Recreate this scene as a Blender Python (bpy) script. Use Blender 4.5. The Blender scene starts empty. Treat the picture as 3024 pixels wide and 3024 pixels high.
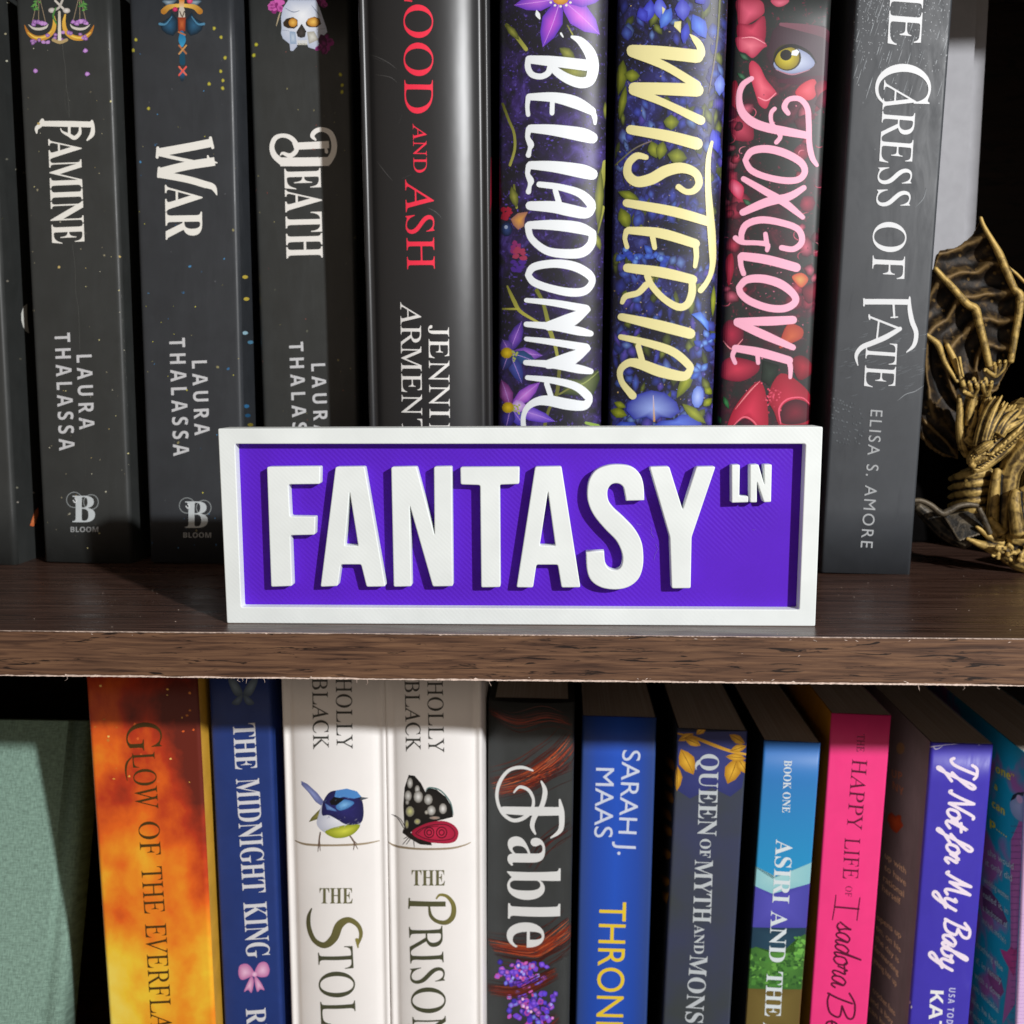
import bpy, bmesh, math, random, bisect
from mathutils import Vector, Matrix
from mathutils.geometry import tessellate_polygon
SC = bpy.context.scene
COL = SC.collection
MM = 0.001
# ------------------------------------------------------------------ camera
F = 2912.0
CAM = Vector((6.08, -258.33, 69.47))          # millimetres; shelf top z=0, shelf front y=0
YAW, PITCH, ROLL = math.radians(-2.88), math.radians(7.93), math.radians(-0.30)
FW = Vector((math.sin(YAW)*math.cos(PITCH), math.cos(YAW)*math.cos(PITCH), -math.sin(PITCH)))
_r = Vector((math.cos(YAW), -math.sin(YAW), 0)); _u = _r.cross(FW)
RT = _r*math.cos(ROLL)+_u*math.sin(ROLL); UP = -_r*math.sin(ROLL)+_u*math.cos(ROLL)
cd = bpy.data.cameras.new('camera'); cam = bpy.data.objects.new('camera', cd); COL.objects.link(cam)
M = Matrix.Identity(4)
for i in range(3):
    M[i][0], M[i][1], M[i][2], M[i][3] = RT[i], UP[i], -FW[i], CAM[i]*MM
cam.matrix_world = M
cd.sensor_width = 36; cd.sensor_fit = 'HORIZONTAL'; cd.lens = 36*F/3024
cd.clip_start = 0.01; cd.clip_end = 20
cd.dof.use_dof = True; cd.dof.focus_distance = 0.268; cd.dof.aperture_fstop = 27
SC.camera = cam
# ------------------------------------------------------------------ world, lamp, exposure
w = bpy.data.worlds.new('World'); SC.world = w; w.use_nodes = True
bg = w.node_tree.nodes['Background']; bg.inputs[0].default_value = (1, .83, .68, 1); bg.inputs[1].default_value = .27
ld = bpy.data.lights.new('room_lamp', 'AREA'); ld.shape = 'DISK'; ld.size = .046; ld.energy = 23.0
ld.color = (.985, .99, 1)
lamp = bpy.data.objects.new('room_lamp', ld); COL.objects.link(lamp)
lamp.location = (.85, -.98, .535)
lamp.rotation_euler = (Vector((0, .03, .03))-lamp.location).to_track_quat('-Z', 'Y').to_euler()
SC.view_settings.view_transform = 'Standard'; SC.view_settings.look = 'None'
SC.view_settings.exposure = 0; SC.view_settings.gamma = 1; SC.view_settings.use_curve_mapping = False

# ------------------------------------------------------------------ helpers
def lin(c):
    if isinstance(c, str):
        c = [int(c[i:i+2], 16) for i in (0, 2, 4)]
    return tuple(((v/255)/12.92 if v/255 <= .04045 else ((v/255+.055)/1.055)**2.4) for v in c[:3])
def ray(px, py):
    return (FW*F+RT*(px-1512)-UP*(py-1512)).normalized()
def at(px, py, y):                                # world mm point on the plane at depth y
    d = ray(px, py); return CAM+d*((y-CAM.y)/d.y)
def crop(ox, oy, s):
    return lambda x, y: (ox+x*s, oy+y*s)
def link(name, me, mats, parent=None):
    o = bpy.data.objects.new(name, me); COL.objects.link(o)
    for m in (mats if isinstance(mats, (list, tuple)) else [mats]): me.materials.append(m)
    if parent: o.parent = parent
    return o
def empty(name, label, cat, mat=None, group=None):
    o = bpy.data.objects.new(name, None); COL.objects.link(o); o.empty_display_size = .01
    if mat is not None: o.matrix_world = mat
    o['label'] = label; o['category'] = cat
    if group: o['group'] = group
    return o
def bm_obj(name, bm, mats, parent=None, smooth=False, scale=True):
    if scale: bmesh.ops.scale(bm, vec=(MM, MM, MM), verts=bm.verts)
    if smooth:
        for f in bm.faces: f.smooth = True
    me = bpy.data.meshes.new(name); bm.to_mesh(me); bm.free()
    return link(name, me, mats, parent)
def box(bm, a, b, mi=0):
    (x0, y0, z0), (x1, y1, z1) = a, b
    v = [bm.verts.new(p) for p in ((x0,y0,z0),(x1,y0,z0),(x1,y1,z0),(x0,y1,z0),(x0,y0,z1),(x1,y0,z1),(x1,y1,z1),(x0,y1,z1))]
    for q in ((0,3,2,1),(4,5,6,7),(0,1,5,4),(1,2,6,5),(2,3,7,6),(3,0,4,7)):
        f = bm.faces.new([v[i] for i in q]); f.material_index = mi
def tube(bm, pts, n=10, flat=1.0):                # pts: (Vector, radius) in mm
    P = [Vector(p) for p, r in pts]; R = [r for p, r in pts]; rings = []
    ref = Vector((0, 1, .2))
    for i, p in enumerate(P):
        t = (P[min(i+1, len(P)-1)]-P[max(i-1, 0)]).normalized()
        a = t.cross(ref).normalized(); b = t.cross(a)
        rings.append([bm.verts.new(p+(a*math.cos(k*2*math.pi/n)+b*math.sin(k*2*math.pi/n)*flat)*R[i]) for k in range(n)])
    for q, s in zip(rings, rings[1:]):
        for k in range(n): bm.faces.new((q[k], q[(k+1) % n], s[(k+1) % n], s[k]))
    for q, p, sgn in ((rings[0], P[0]+(P[0]-P[1]).normalized()*R[0]*.6, 1), (rings[-1], P[-1]+(P[-1]-P[-2]).normalized()*R[-1]*.6, -1)):
        c = bm.verts.new(p)
        for k in range(n): bm.faces.new((q[k], c, q[(k+1) % n]) if sgn > 0 else (q[k], q[(k+1) % n], c))
def catmull(pts, seg=7, closed=False):            # pts tuples of equal length
    n = len(pts)
    if n < 3 and not closed:
        a, b = pts; return [tuple(x+(y-x)*k/seg for x, y in zip(a, b)) for k in range(seg+1)]
    out = []
    for i in range(n if closed else n-1):
        g = (lambda k: pts[k % n]) if closed else (lambda k: pts[min(max(k, 0), n-1)])
        p0, p1, p2, p3 = g(i-1), g(i), g(i+1), g(i+2)
        for k in range(seg):
            t = k/seg
            out.append(tuple(.5*(2*b+(c-a)*t+(2*a-5*b+4*c-d)*t*t+(3*b-a-3*c+d)*t**3) for a, b, c, d in zip(p0, p1, p2, p3)))
    if not closed: out.append(pts[-1])
    return out
# ------------------------------------------------------------------ materials
def mat(name, color=(.5,.5,.5), rough=.5, spec=.5, metal=0.0):
    m = bpy.data.materials.new(name); m.use_nodes = True
    b = m.node_tree.nodes['Principled BSDF']
    b.inputs['Base Color'].default_value = (*color, 1); b.inputs['Roughness'].default_value = rough
    b.inputs['Specular IOR Level'].default_value = spec; b.inputs['Metallic'].default_value = metal
    return m
def nn(m, t, **k):
    n = m.node_tree.nodes.new(t)
    for a, v in k.items(): setattr(n, a, v)
    return n
def lk(m, a, b): m.node_tree.links.new(a, b)
def coords(m, scale=(1,1,1), rot=(0,0,0), loc=(0,0,0)):
    tc = nn(m, 'ShaderNodeTexCoord'); mp = nn(m, 'ShaderNodeMapping')
    mp.inputs['Scale'].default_value = scale; mp.inputs['Rotation'].default_value = rot; mp.inputs['Location'].default_value = loc
    lk(m, tc.outputs['Object'], mp.inputs['Vector']); return mp.outputs['Vector']
def noise(m, vec, scale, detail=4, dist=0., rough=.5):
    n = nn(m, 'ShaderNodeTexNoise'); n.inputs['Scale'].default_value = scale; n.inputs['Detail'].default_value = detail
    n.inputs['Distortion'].default_value = dist; n.inputs['Roughness'].default_value = rough
    lk(m, vec, n.inputs['Vector']); return n.outputs['Fac']
def ramp(m, fac, stops, interp='LINEAR'):
    r = nn(m, 'ShaderNodeValToRGB'); e = r.color_ramp; e.interpolation = interp
    while len(e.elements) < len(stops): e.elements.new(.5)
    for el, (p, c) in zip(e.elements, stops): el.position = p; el.color = (*c, 1)
    lk(m, fac, r.inputs[0]); return r.outputs[0]
def mix(m, fac, a, b, mode='MIX'):
    n = nn(m, 'ShaderNodeMix', data_type='RGBA', blend_type=mode)
    for s, v in ((n.inputs[0], fac), (n.inputs[6], a), (n.inputs[7], b)):
        if isinstance(v, (int, float)): s.default_value = v
        elif isinstance(v, tuple): s.default_value = (*v, 1)
        else: lk(m, v, s)
    return n.outputs[2]
def bsdf(m): return m.node_tree.nodes['Principled BSDF']
def base(m, sock): lk(m, sock, bsdf(m).inputs['Base Color'])
def bump(m, h, strength, dist):
    b = nn(m, 'ShaderNodeBump'); b.inputs['Strength'].default_value = strength; b.inputs['Distance'].default_value = dist
    lk(m, h, b.inputs['Height']); lk(m, b.outputs[0], bsdf(m).inputs['Normal'])
def rgh(m, sock): lk(m, sock, bsdf(m).inputs['Roughness'])
def paperish(name, c, rough=.5, var=.12, spec=.4, scale=90):   # printed card with faint handling marks
    m = mat(name, lin(c), rough, spec); l = lin(c)
    v = coords(m); f = noise(m, v, scale, 5, .4)
    base(m, ramp(m, f, [(.3, tuple(x*(1-var) for x in l)), (.7, tuple(x*(1+var) for x in l))]))
    f2 = noise(m, coords(m, (1, 1, .25)), 160, 6, 1.5, .65)
    rgh(m, ramp(m, f2, [(.35, (rough+.12,)*3), (.7, (rough-.08,)*3)]))
    return m
def ink(name, rough=.42, spec=.4, metal=0.):
    m = mat(name, (1,1,1), rough, spec, metal); a = nn(m, 'ShaderNodeAttribute'); a.attribute_name = 'Col'
    base(m, a.outputs['Color']); return m
INK = ink('printed_ink', .45, .35); FOIL = ink('foil_ink', .4, .4)
def wood(name, dark, midc, light, sx, sz, rough, axis='Z', streak=.55, spec=.4):
    m = mat(name, lin(midc), rough, spec)
    sc = (sx, sz, sz)
    v = coords(m, sc); f = noise(m, v, 1, 7, .6, .6)
    c1 = ramp(m, f, [(.3, lin(dark)), (.48, lin(midc)), (.72, lin(light))])
    v2 = coords(m, (sx*1.6, sz*.75, sz*.75), loc=(3.1, 7.7, 1.3)); f2 = noise(m, v2, 1, 5, 1.2, .62)
    s = ramp(m, f2, [(streak, (0,0,0)), (streak+.06, (1,1,1))])
    c2 = mix(m, s, c1, tuple(x*.38 for x in lin(dark)))
    base(m, c2); bump(m, f, .25, .0003)
    return m
WOOD_EDGE = wood('wood_edge', '35221a', '5d4231', '7d5d44', 46, 1000, .5, streak=.585)
WOOD_TOP = wood('wood_top', '241814', '453028', '6a5044', 16, 1000, .3, streak=.6, spec=.5)
_s = noise(WOOD_TOP, coords(WOOD_TOP, (30, 160, 160)), 1, 5, .8, .65); rgh(WOOD_TOP, ramp(WOOD_TOP, _s, [(.35, (.22,)*3), (.65, (.42,)*3)]))
WOOD_DARK = wood('wood_dark', '120b09', '22150f', '2e1c15', 30, 300, .5)
CHIP = paperish('chipped_board', 'cdb9ac', .9, .25, .2, 700)
PAGES = mat('page_edges', lin('cbbba6'), .9, .2)
_f = noise(PAGES, coords(PAGES, (1800, 12, 12)), 1, 3)
base(PAGES, ramp(PAGES, _f, [(.3, lin('ddd1bf')), (.7, lin('faf3e6'))])); bump(PAGES, _f, .3, .0004)
# ------------------------------------------------------------------ lettering from the built-in font
_cache = {}
STY = {'bold': (0x1D400, 0x1D41A, 0), 'roman': (0x1D434, 0x1D44E, -.25), 'sansb': (0x1D5D4, 0x1D5EE, 0),
       'italic': (0x1D468, 0x1D482, 0), 'sans': None}
def glyphs(s, style, space=1.0):
    key = (s, style, space)
    if key in _cache: return _cache[key]
    def conv(t):
        st = STY[style]
        if not st: return t
        return ''.join(chr(st[0]+ord(c)-65) if 'A' <= c <= 'Z' else chr(st[1]+ord(c)-97) if 'a' <= c <= 'z' else c for c in t)
    def build(t):
        c = bpy.data.curves.new('t', 'FONT'); c.body = conv(t); c.space_character = space; c.resolution_u = 5
        if STY[style]: c.shear = STY[style][2]
        o = bpy.data.objects.new('t', c); COL.objects.link(o)
        dg = bpy.context.evaluated_depsgraph_get(); dg.update(); ev = o.evaluated_get(dg); me = ev.to_mesh()
        V = [(v.co.x, v.co.y) for v in me.vertices]; T = [tuple(p.vertices) for p in me.polygons]
        ev.to_mesh_clear(); bpy.data.objects.remove(o); bpy.data.curves.remove(c)
        return V, T
    if ('cap', style) not in _cache:
        V, _ = build('H'); _cache[('cap', style)] = max(v[1] for v in V)
    cap = _cache[('cap', style)]
    V, T = build(s); x0 = min(v[0] for v in V); x1 = max(v[0] for v in V)
    r = ([((x-x0)/(x1-x0), y/cap) for x, y in V], T)
    _cache[key] = r; return r
# brush script letters: strokes in a unit box, x-height .5, cap 1
SCR = {
 'I': (.62, [[(.05,.80),(.15,.98),(.45,1.0),(.62,.92)], [(.40,.97),(.36,.6),(.28,.15),(.12,.0),(.0,.1)]]),
 'f': (.38, [[(.02,.10),(.25,.45),(.44,.85),(.36,1.0),(.26,.85),(.18,.3),(.06,-.38),(-.04,-.42),(.02,-.25),(.38,.12)]]),
 'N': (.66, [[(.0,.05),(.08,.0),(.16,.45),(.2,.98)], [(.2,.98),(.36,.5),(.50,.02)], [(.50,.02),(.58,.5),(.68,1.0),(.78,1.02)]]),
 'o': (.42, [[(.24,.5),(.06,.38),(.06,.08),(.2,.0),(.34,.16),(.32,.42),(.22,.5),(.3,.4),(.46,.42)]]),
 't': (.32, [[(.0,.2),(.2,.85),(.12,.3),(.1,.05),(.2,.0),(.34,.16)], [(.02,.58),(.34,.62)]]),
 'r': (.34, [[(.0,.18),(.1,.52),(.14,.42),(.26,.46),(.2,.2),(.2,.04),(.28,.0),(.38,.14)]]),
 'M': (.86, [[(.0,.05),(.08,.0),(.18,.5),(.24,.98)], [(.24,.98),(.34,.15)], [(.34,.15),(.54,.98)], [(.54,.98),(.6,.2),(.68,.0),(.8,.1)]]),
 'y': (.42, [[(.02,.42),(.1,.48),(.08,.12),(.18,.02),(.32,.14),(.4,.5)], [(.4,.5),(.3,-.05),(.16,-.42),(.02,-.42),(.04,-.26),(.42,.1)]]),
 'B': (.62, [[(.2,.9),(.16,.4),(.1,.0)], [(.0,.78),(.2,1.0),(.48,.98),(.52,.76),(.3,.54)], [(.3,.54),(.54,.46),(.5,.12),(.28,.0),(.1,.06)]]),
 'a': (.46, [[(.36,.44),(.2,.5),(.05,.3),(.08,.04),(.22,.04),(.36,.44),(.34,.08),(.42,.0),(.5,.14)]]),
 'b': (.42, [[(.0,.2),(.2,.7),(.26,1.0),(.16,.98),(.1,.5),(.1,.08),(.2,.0),(.34,.14),(.34,.36),(.24,.42),(.46,.38)]]),
 's': (.36, [[(.0,.1),(.16,.38),(.2,.52),(.22,.3),(.28,.12),(.18,.0),(.04,.06),(.2,.0),(.4,.14)]]),
 'd': (.46, [[(.34,.42),(.2,.5),(.05,.3),(.08,.04),(.22,.06),(.36,.5),(.46,1.0),(.38,.4),(.36,.06),(.42,.0),(.52,.14)]]),
 'e': (.36, [[(.04,.2),(.2,.26),(.28,.42),(.18,.5),(.06,.32),(.08,.06),(.2,.0),(.38,.14)]]),
 'i': (.26, [[(.0,.16),(.12,.5),(.1,.1),(.16,.0),(.28,.14)]]),
 'l': (.3, [[(.0,.16),(.2,.7),(.24,.98),(.14,.96),(.1,.4),(.12,.04),(.2,.0),(.32,.14)]]),
 'n': (.46, [[(.0,.3),(.08,.5),(.06,.02)], [(.06,.02),(.14,.4),(.28,.5),(.3,.3),(.3,.06),(.38,.0),(.5,.14)]]),
}
# ------------------------------------------------------------------ books
class Book:
    K = 36
    def __init__(s, label, TL, TR, BL, BR, depth, mats, kind='paper', base_z=0., top_px=None, H=205., D=130., group=None,
                 sag=.5, rc=1.0, page=PAGES, gap_top=0.0, lean=0.0):
        n0 = Vector((0, -math.cos(lean), math.sin(lean)))       # lean: leans back by this angle, pivot at z of base_z
        pv = Vector((0, depth, base_z))
        def hit(p):
            d = ray(*p); return CAM+d*((pv-CAM).dot(n0)/d.dot(n0))
        tl, tr, bl, br = map(hit, (TL, TR, BL, BR))
        tm, bmid = (tl+tr)/2, (bl+br)/2
        V = (tm-bmid).normalized(); U = (tr-tl).normalized()+(br-bl).normalized(); U = (U-V*U.dot(V)).normalized()
        N = U.cross(V); hw = ((tr-tl).dot(U)+(br-bl).dot(U))/4
        O = bmid+V*((base_z+abs(V.x)*hw+.02-bmid.z)/V.z)
        s.U, s.V, s.N, s.O, s.hw, s.D, s.kind = U, V, N, O, hw, D, kind
        s.sag, s.rc = sag, rc
        s.H = (hit(top_px)-O).dot(V) if top_px else H
        mw = Matrix.Identity(4)
        for i in range(3): mw[i][0], mw[i][1], mw[i][2], mw[i][3] = U[i], -N[i], V[i], O[i]*MM
        s.root = empty('book', label, 'book', mw, group); s.mats = mats; s.page = page; s.gap_top = gap_top
        s.build()
    def n(s, u):
        a = abs(u); hw = s.hw
        if s.kind == 'paper':
            e = min(max((a-(hw-s.rc))/s.rc, 0), 1)
            return s.sag*(1-(u/hw)**2)-s.rc*(1-math.sqrt(max(1-e*e, 0)))
        if s.kind == 'hard':                                     # rounded spine, joint groove, boards
            hs = hw-3.6
            if a < hs: return s.sag*(1-(a/hs)**2)**.8-1.0
            if a < hw-1.0: return -1.0-1.0*math.sin(math.pi*(a-hs)/(hw-1.0-hs))*(1 if a < hs+1.3 else .9)
            e = min(max((a-(hw-1.0)), 0), 1); return -1.0-1.0*(1-math.sqrt(max(1-e*e, 0)))
        e = min(a/hw, 1); return s.sag*(math.sqrt(max(1-(e*.985)**2, 0)))-s.sag*.17      # 'round': wide jacket curve
    def prof(s):
        hw, K = s.hw, s.K
        us = [hw*math.sin(math.pi/2*(2*i/K-1))*.35+hw*(2*i/K-1)*.65 for i in range(K+1)]
        return us
    def build(s):
        us = s.prof(); s.us = us; th = 2.4 if s.kind != 'paper' else .45
        P = [(-s.hw, -s.D)]+[(-s.hw, -s.D*k/8-2) for k in (6, 4, 2, 1)]+[(u, s.n(u)) for u in us]+[(s.hw, -s.D*k/8-2) for k in (1, 2, 4, 6)]+[(s.hw, -s.D)]
        hwi = s.hw-th
        Q = []
        for u, n in P:
            if abs(u) >= s.hw-1e-6 and n < -3: Q.append((math.copysign(hwi, u), n))
            else: Q.append((max(-hwi, min(hwi, u)), min(n-th, -th-.2)))
        H = s.H; bm = bmesh.new(); L = len(P)
        nz = 10
        rows = []
        for k in range(nz+1):
            z = H*k/nz
            rows.append([bm.verts.new((u, -n, z)) for u, n in P])
        ib = [bm.verts.new((u, -n, 0)) for u, n in Q]; it = [bm.verts.new((u, -n, H)) for u, n in Q]
        nl = 4
        for i in range(L-1):
            mi = 1 if i < nl+1 else 2 if i >= L-nl-2 else 0
            for k in range(nz):
                f = bm.faces.new((rows[k][i], rows[k][i+1], rows[k+1][i+1], rows[k+1][i])); f.material_index = mi; f.smooth = s.kind != 'paper' or mi == 0
            f = bm.faces.new((ib[i], it[i], it[i+1], ib[i+1])); f.material_index = 3
            f = bm.faces.new((rows[nz][i], rows[nz][i+1], it[i+1], it[i])); f.material_index = mi
            f = bm.faces.new((rows[0][i+1], rows[0][i], ib[i], ib[i+1])); f.material_index = mi
        m = s.mats if isinstance(s.mats, (list, tuple)) else [s.mats]*3
        bm_obj('cover', bm, list(m)+[WHITE_PAPER], s.root)
        bm = bmesh.new(); g = s.gap_top
        nmin = min(q[1] for q in Q if q[1] > -3) if s.kind != 'hard' else -th-2.2
        box(bm, (-hwi+.05, -nmin+.3, .3+g), (hwi-.05, s.D-3, H-.25-g))
        bm_obj('page_block', bm, s.page, s.root)
    def uv(s, px, py, face='S'):
        d = ray(px, py); o = CAM-s.O
        ou, on, ov = o.dot(s.U), o.dot(s.N), o.dot(s.V); du, dn, dv = d.dot(s.U), d.dot(s.N), d.dot(s.V)
        if face == 'S':
            nn_ = 0.
            for _ in range(7):
                t = (nn_-on)/dn; u = ou+t*du; nn_ = .5*nn_+.5*s.n(max(-s.hw, min(s.hw, u)))
            t = (nn_-on)/dn; return (max(-s.hw+.01, min(s.hw-.01, ou+t*du)), ov+t*dv)
        uw = s.hw if face == 'R' else -s.hw
        t = (uw-ou)/du; return (max(-s.D+2, min(on+t*dn, -s.rc-.6)), ov+t*dv)
    def local(s, a, b, off, face='S'):
        b = min(b, s.H-.03)
        if face == 'S':
            us = s.us; i = min(max(bisect.bisect_right(us, a)-1, 0), len(us)-2); t = (a-us[i])/(us[i+1]-us[i])
            return (a, -(s.n(us[i])*(1-t)+s.n(us[i+1])*t+off), b)
        return ((s.hw+off) if face == 'R' else -(s.hw+off), -a, b)
WHITE_PAPER = paperish('inner_paper', 'd8d0c2', .8)

class Print:
    """marks printed on one face of a book; all input in photo pixels through the crop map z"""
    def __init__(s, book, z=None, face='S', lay=.012):
        s.b, s.z, s.face, s.lay = book, z or (lambda x, y: (x, y)), face, lay
        s.v, s.f = [], []
    def up(s): s.lay += .0003
    def _v(s, x, y, c, off=None):
        a, b = s.b.uv(*s.z(x, y), s.face); s.v.append((a, b, s.lay if off is None else off, c)); return len(s.v)-1
    def poly(s, pts, c, cc=None, smooth=False, ctr=None):
        c = lin(c); cc = lin(cc) if cc else None; s.up()
        if smooth: pts = catmull([tuple(p) for p in pts], 4, True)
        idx = [s._v(x, y, c) for x, y in pts]
        if cc:
            cx, cy = ctr or (sum(p[0] for p in pts)/len(pts), sum(p[1] for p in pts)/len(pts))
            k = s._v(cx, cy, cc)
            for i in range(len(idx)): s.f.append((idx[i], idx[(i+1) % len(idx)], k))
        else:
            for t in tessellate_polygon([[Vector((x, y, 0)) for x, y in pts]]): s.f.append(tuple(idx[i] for i in t))
    def ell(s, x, y, rx, ry, c, cc=None, ang=0., n=10, jit=0., rnd=None):
        ca, sa = math.cos(ang), math.sin(ang); P = []
        for k in range(n):
            t = 2*math.pi*k/n; q = 1+(rnd.uniform(-jit, jit) if rnd else 0)
            a, b = rx*q*math.cos(t), ry*q*math.sin(t); P.append((x+a*ca-b*sa, y+a*sa+b*ca))
        s.poly(P, c, cc, ctr=(x, y))
    def petal(s, x0, y0, x1, y1, wd, c, cc, mid=.45):
        dx, dy = x1-x0, y1-y0; L = math.hypot(dx, dy) or 1; nx, ny = -dy/L, dx/L
        P = [(x0, y0)]+[(x0+dx*t+nx*wd*h, y0+dy*t+ny*wd*h) for t, h in ((.2, .6), (mid, 1), (.75, .7))]+[(x1, y1)]+[(x0+dx*t-nx*wd*h, y0+dy*t-ny*wd*h) for t, h in ((.75, .7), (mid, 1), (.2, .6))]
        s.poly(P, c, cc, ctr=(x0+dx*.5, y0+dy*.5))
    def stroke(s, pts, wd, c, cap=True, seg=6, c2=None, smooth=True):
        c = lin(c); c2 = lin(c2) if c2 else c; s.up()
        if not isinstance(wd, (list, tuple)): wd = [wd]*len(pts)
        wd = [wd[min(int(i*(len(wd)-1)/max(len(pts)-1, 1)+.5), len(wd)-1)] for i in range(len(pts))] if len(wd) != len(pts) else wd
        Q = [(p[0], p[1], h) for p, h in zip(pts, wd)]
        Q = catmull(Q, seg) if smooth else Q
        off = s.lay; prev = None; n = len(Q)
        for i, (x, y, h) in enumerate(Q):
            a, b = Q[max(i-1, 0)], Q[min(i+1, n-1)]; dx, dy = b[0]-a[0], b[1]-a[1]; L = math.hypot(dx, dy) or 1
            nx, ny = -dy/L*h/2, dx/L*h/2; off += .00003
            col = tuple(p+(q-p)*i/max(n-1, 1) for p, q in zip(c, c2))
            cur = (s._v(x+nx, y+ny, col, off), s._v(x-nx, y-ny, col, off))
            if prev: s.f.append((prev[0], prev[1], cur[1], cur[0]))
            prev = cur
            if cap and i in (0, n-1):
                sg = -1 if i == 0 else 1; ux, uy = dx/L*sg*h/2, dy/L*sg*h/2
                arc = [s._v(x+nx*math.cos(t)+ux*math.sin(t), y+ny*math.cos(t)+uy*math.sin(t), col, off) for t in (.6, 1.1, math.pi/2, 2.04, 2.54)]
                ring = [cur[0]]+arc+[cur[1]]
                for k in range(1, len(ring)-1): s.f.append((ring[0], ring[k], ring[k+1]))
        s.lay = off
    def text(s, t, a, b, cap, c, style='bold', space=1., up=None, embolden=0):
        s.up(); V, T = glyphs(t, style, space)
        dx, dy = b[0]-a[0], b[1]-a[1]; L = math.hypot(dx, dy)
        ux, uy = up or (dy/L, -dx/L)
        c = lin(c); k0 = len(s.v)
        for x, y in V: s._v(a[0]+dx*x+ux*cap*y, a[1]+dy*x+uy*cap*y, c)
        s.f += [tuple(i+k0 for i in f) for f in T]
    def script(s, t, a, b, cap, wd, c, slant=.25, c2=None):
        x = 0; items = []
        for ch in t:
            if ch == ' ': x += .3; continue
            w_, st = SCR[ch]
            for k in st: items.append([(x+px+py*slant, py) for px, py in k])
            x += w_
        dx, dy = b[0]-a[0], b[1]-a[1]; L = math.hypot(dx, dy); ux, uy = dy/L, -dx/L
        for st in items:
            s.stroke([(a[0]+dx*px/x+ux*cap*py, a[1]+dy*px/x+uy*cap*py) for px, py in st], wd, c, seg=6, c2=c2)
    def done(s, name, m=None):
        bm = bmesh.new(); cl = bm.verts.layers.float_color.new('Col')
        vs = []
        for a, b, off, c in s.v:
            v = bm.verts.new((a, b, off*10)); v[cl] = (*c, 1); vs.append(v)
        for f in s.f:
            try: bm.faces.new([vs[i] for i in f])
            except ValueError: pass
        if s.face == 'S' and s.b.kind != 'flat':
            lo = min(v.co.x for v in bm.verts); hi = max(v.co.x for v in bm.verts)
            for u in s.b.us:
                if lo < u < hi:
                    bmesh.ops.bisect_plane(bm, geom=bm.verts[:]+bm.edges[:]+bm.faces[:], plane_co=(u, 0, 0), plane_no=(1, 0, 0), dist=1e-5)
        for v in bm.verts: v.co = Vector(s.b.local(v.co.x, v.co.y, v.co.z/10, s.face))
        return bm_obj(name, bm, m or INK, s.b.root)

# ------------------------------------------------------------------ bookcase
ZLOW = -226.0
case = empty('bookcase', 'dark brown wood grain bookcase holding both rows of books', 'bookcase')
T = 12.73
def board(name, a, b, m, bev=.25, parent=None):
    bm = bmesh.new(); box(bm, a, b)
    bmesh.ops.bevel(bm, geom=bm.edges[:], offset=bev, segments=2, affect='EDGES')
    o = bm_obj(name, bm, m, parent or case)
    if isinstance(m, list):
        for f in o.data.polygons: f.material_index = 1 if f.normal.y < -.7 else 0
    return o
shelf = board('shelf', (-330, 0, -T), (266, 250, 0), [WOOD_TOP, WOOD_EDGE])
board('shelf', (-330, 0, 240), (266, 250, 253), [WOOD_TOP, WOOD_EDGE])
board('shelf', (-330, 0, ZLOW-T), (266, 250, ZLOW), [WOOD_TOP, WOOD_EDGE])
board('side_panel', (267, -1, -300), (281, 250, 330), [WOOD_DARK, WOOD_EDGE])
board('side_panel', (-345, -1, -300), (-331, 250, 330), [WOOD_DARK, WOOD_EDGE])
board('back_panel', (-345, 251, -300), (281, 255, 330), WOOD_DARK)
def chips(name, z, sgn, amp, seed):                # raw board showing where the edge foil is chipped
    R = random.Random(seed); bm = bmesh.new(); prev = None; x = -329.; h = amp
    while x < 265:
        h += R.uniform(-.5, .5)*amp*.5; h = min(max(h, amp*.35), amp*1.35)
        if R.random() < .025: h = amp*R.uniform(1.5, 2.6)
        row = [bm.verts.new((x, .55, z+sgn*.02)), bm.verts.new((x, -.06-.25*R.random(), z+sgn*(.03+R.random()*.1))), bm.verts.new((x, -.06, z-sgn*h))]
        if prev:
            for k in (0, 1): bm.faces.new((prev[k], row[k], row[k+1], prev[k+1]))
        prev = row; x += R.uniform(.25, .8)
    bm_obj(name, bm, CHIP, shelf)
chips('chipped_edge', -T, -1, .3, 3); chips('chipped_edge', 0, 1, .13, 5)
bm = bmesh.new(); R = random.Random(8)              # loose splinters and crumbs on the foil
for k in range(26):
    x = R.uniform(-200, 190) if k < 10 else R.gauss(55, 22); z = R.choice((-T+.9, -.9, -.7, R.uniform(-11, -2)))
    L = R.uniform(.15, .6); a = R.uniform(-.6, .6)
    p = Vector((x, -.08, z)); d = Vector((math.cos(a), 0, math.sin(a)))*L; q = Vector((-d.z, 0, d.x))*.3
    bm.faces.new([bm.verts.new(v) for v in (p-d, p-q*R.uniform(.4, 1), p+d, p+q*R.uniform(.4, 1))])
for k in range(14):
    x = R.uniform(-180, 180); p = Vector((x, -.1, -T-.2)); L = R.uniform(.5, 1.5)
    tube(bm, [(p, .05), (p+Vector((R.uniform(-.4, .4), -.2, -L*.5)), .05), (p+Vector((R.uniform(-.8, .8), -.1, -L)), .03)], 4)
bm_obj('splinters', bm, CHIP, shelf)['kind'] = 'stuff'
bm = bmesh.new()                                   # dust specks on the shelf top
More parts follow.
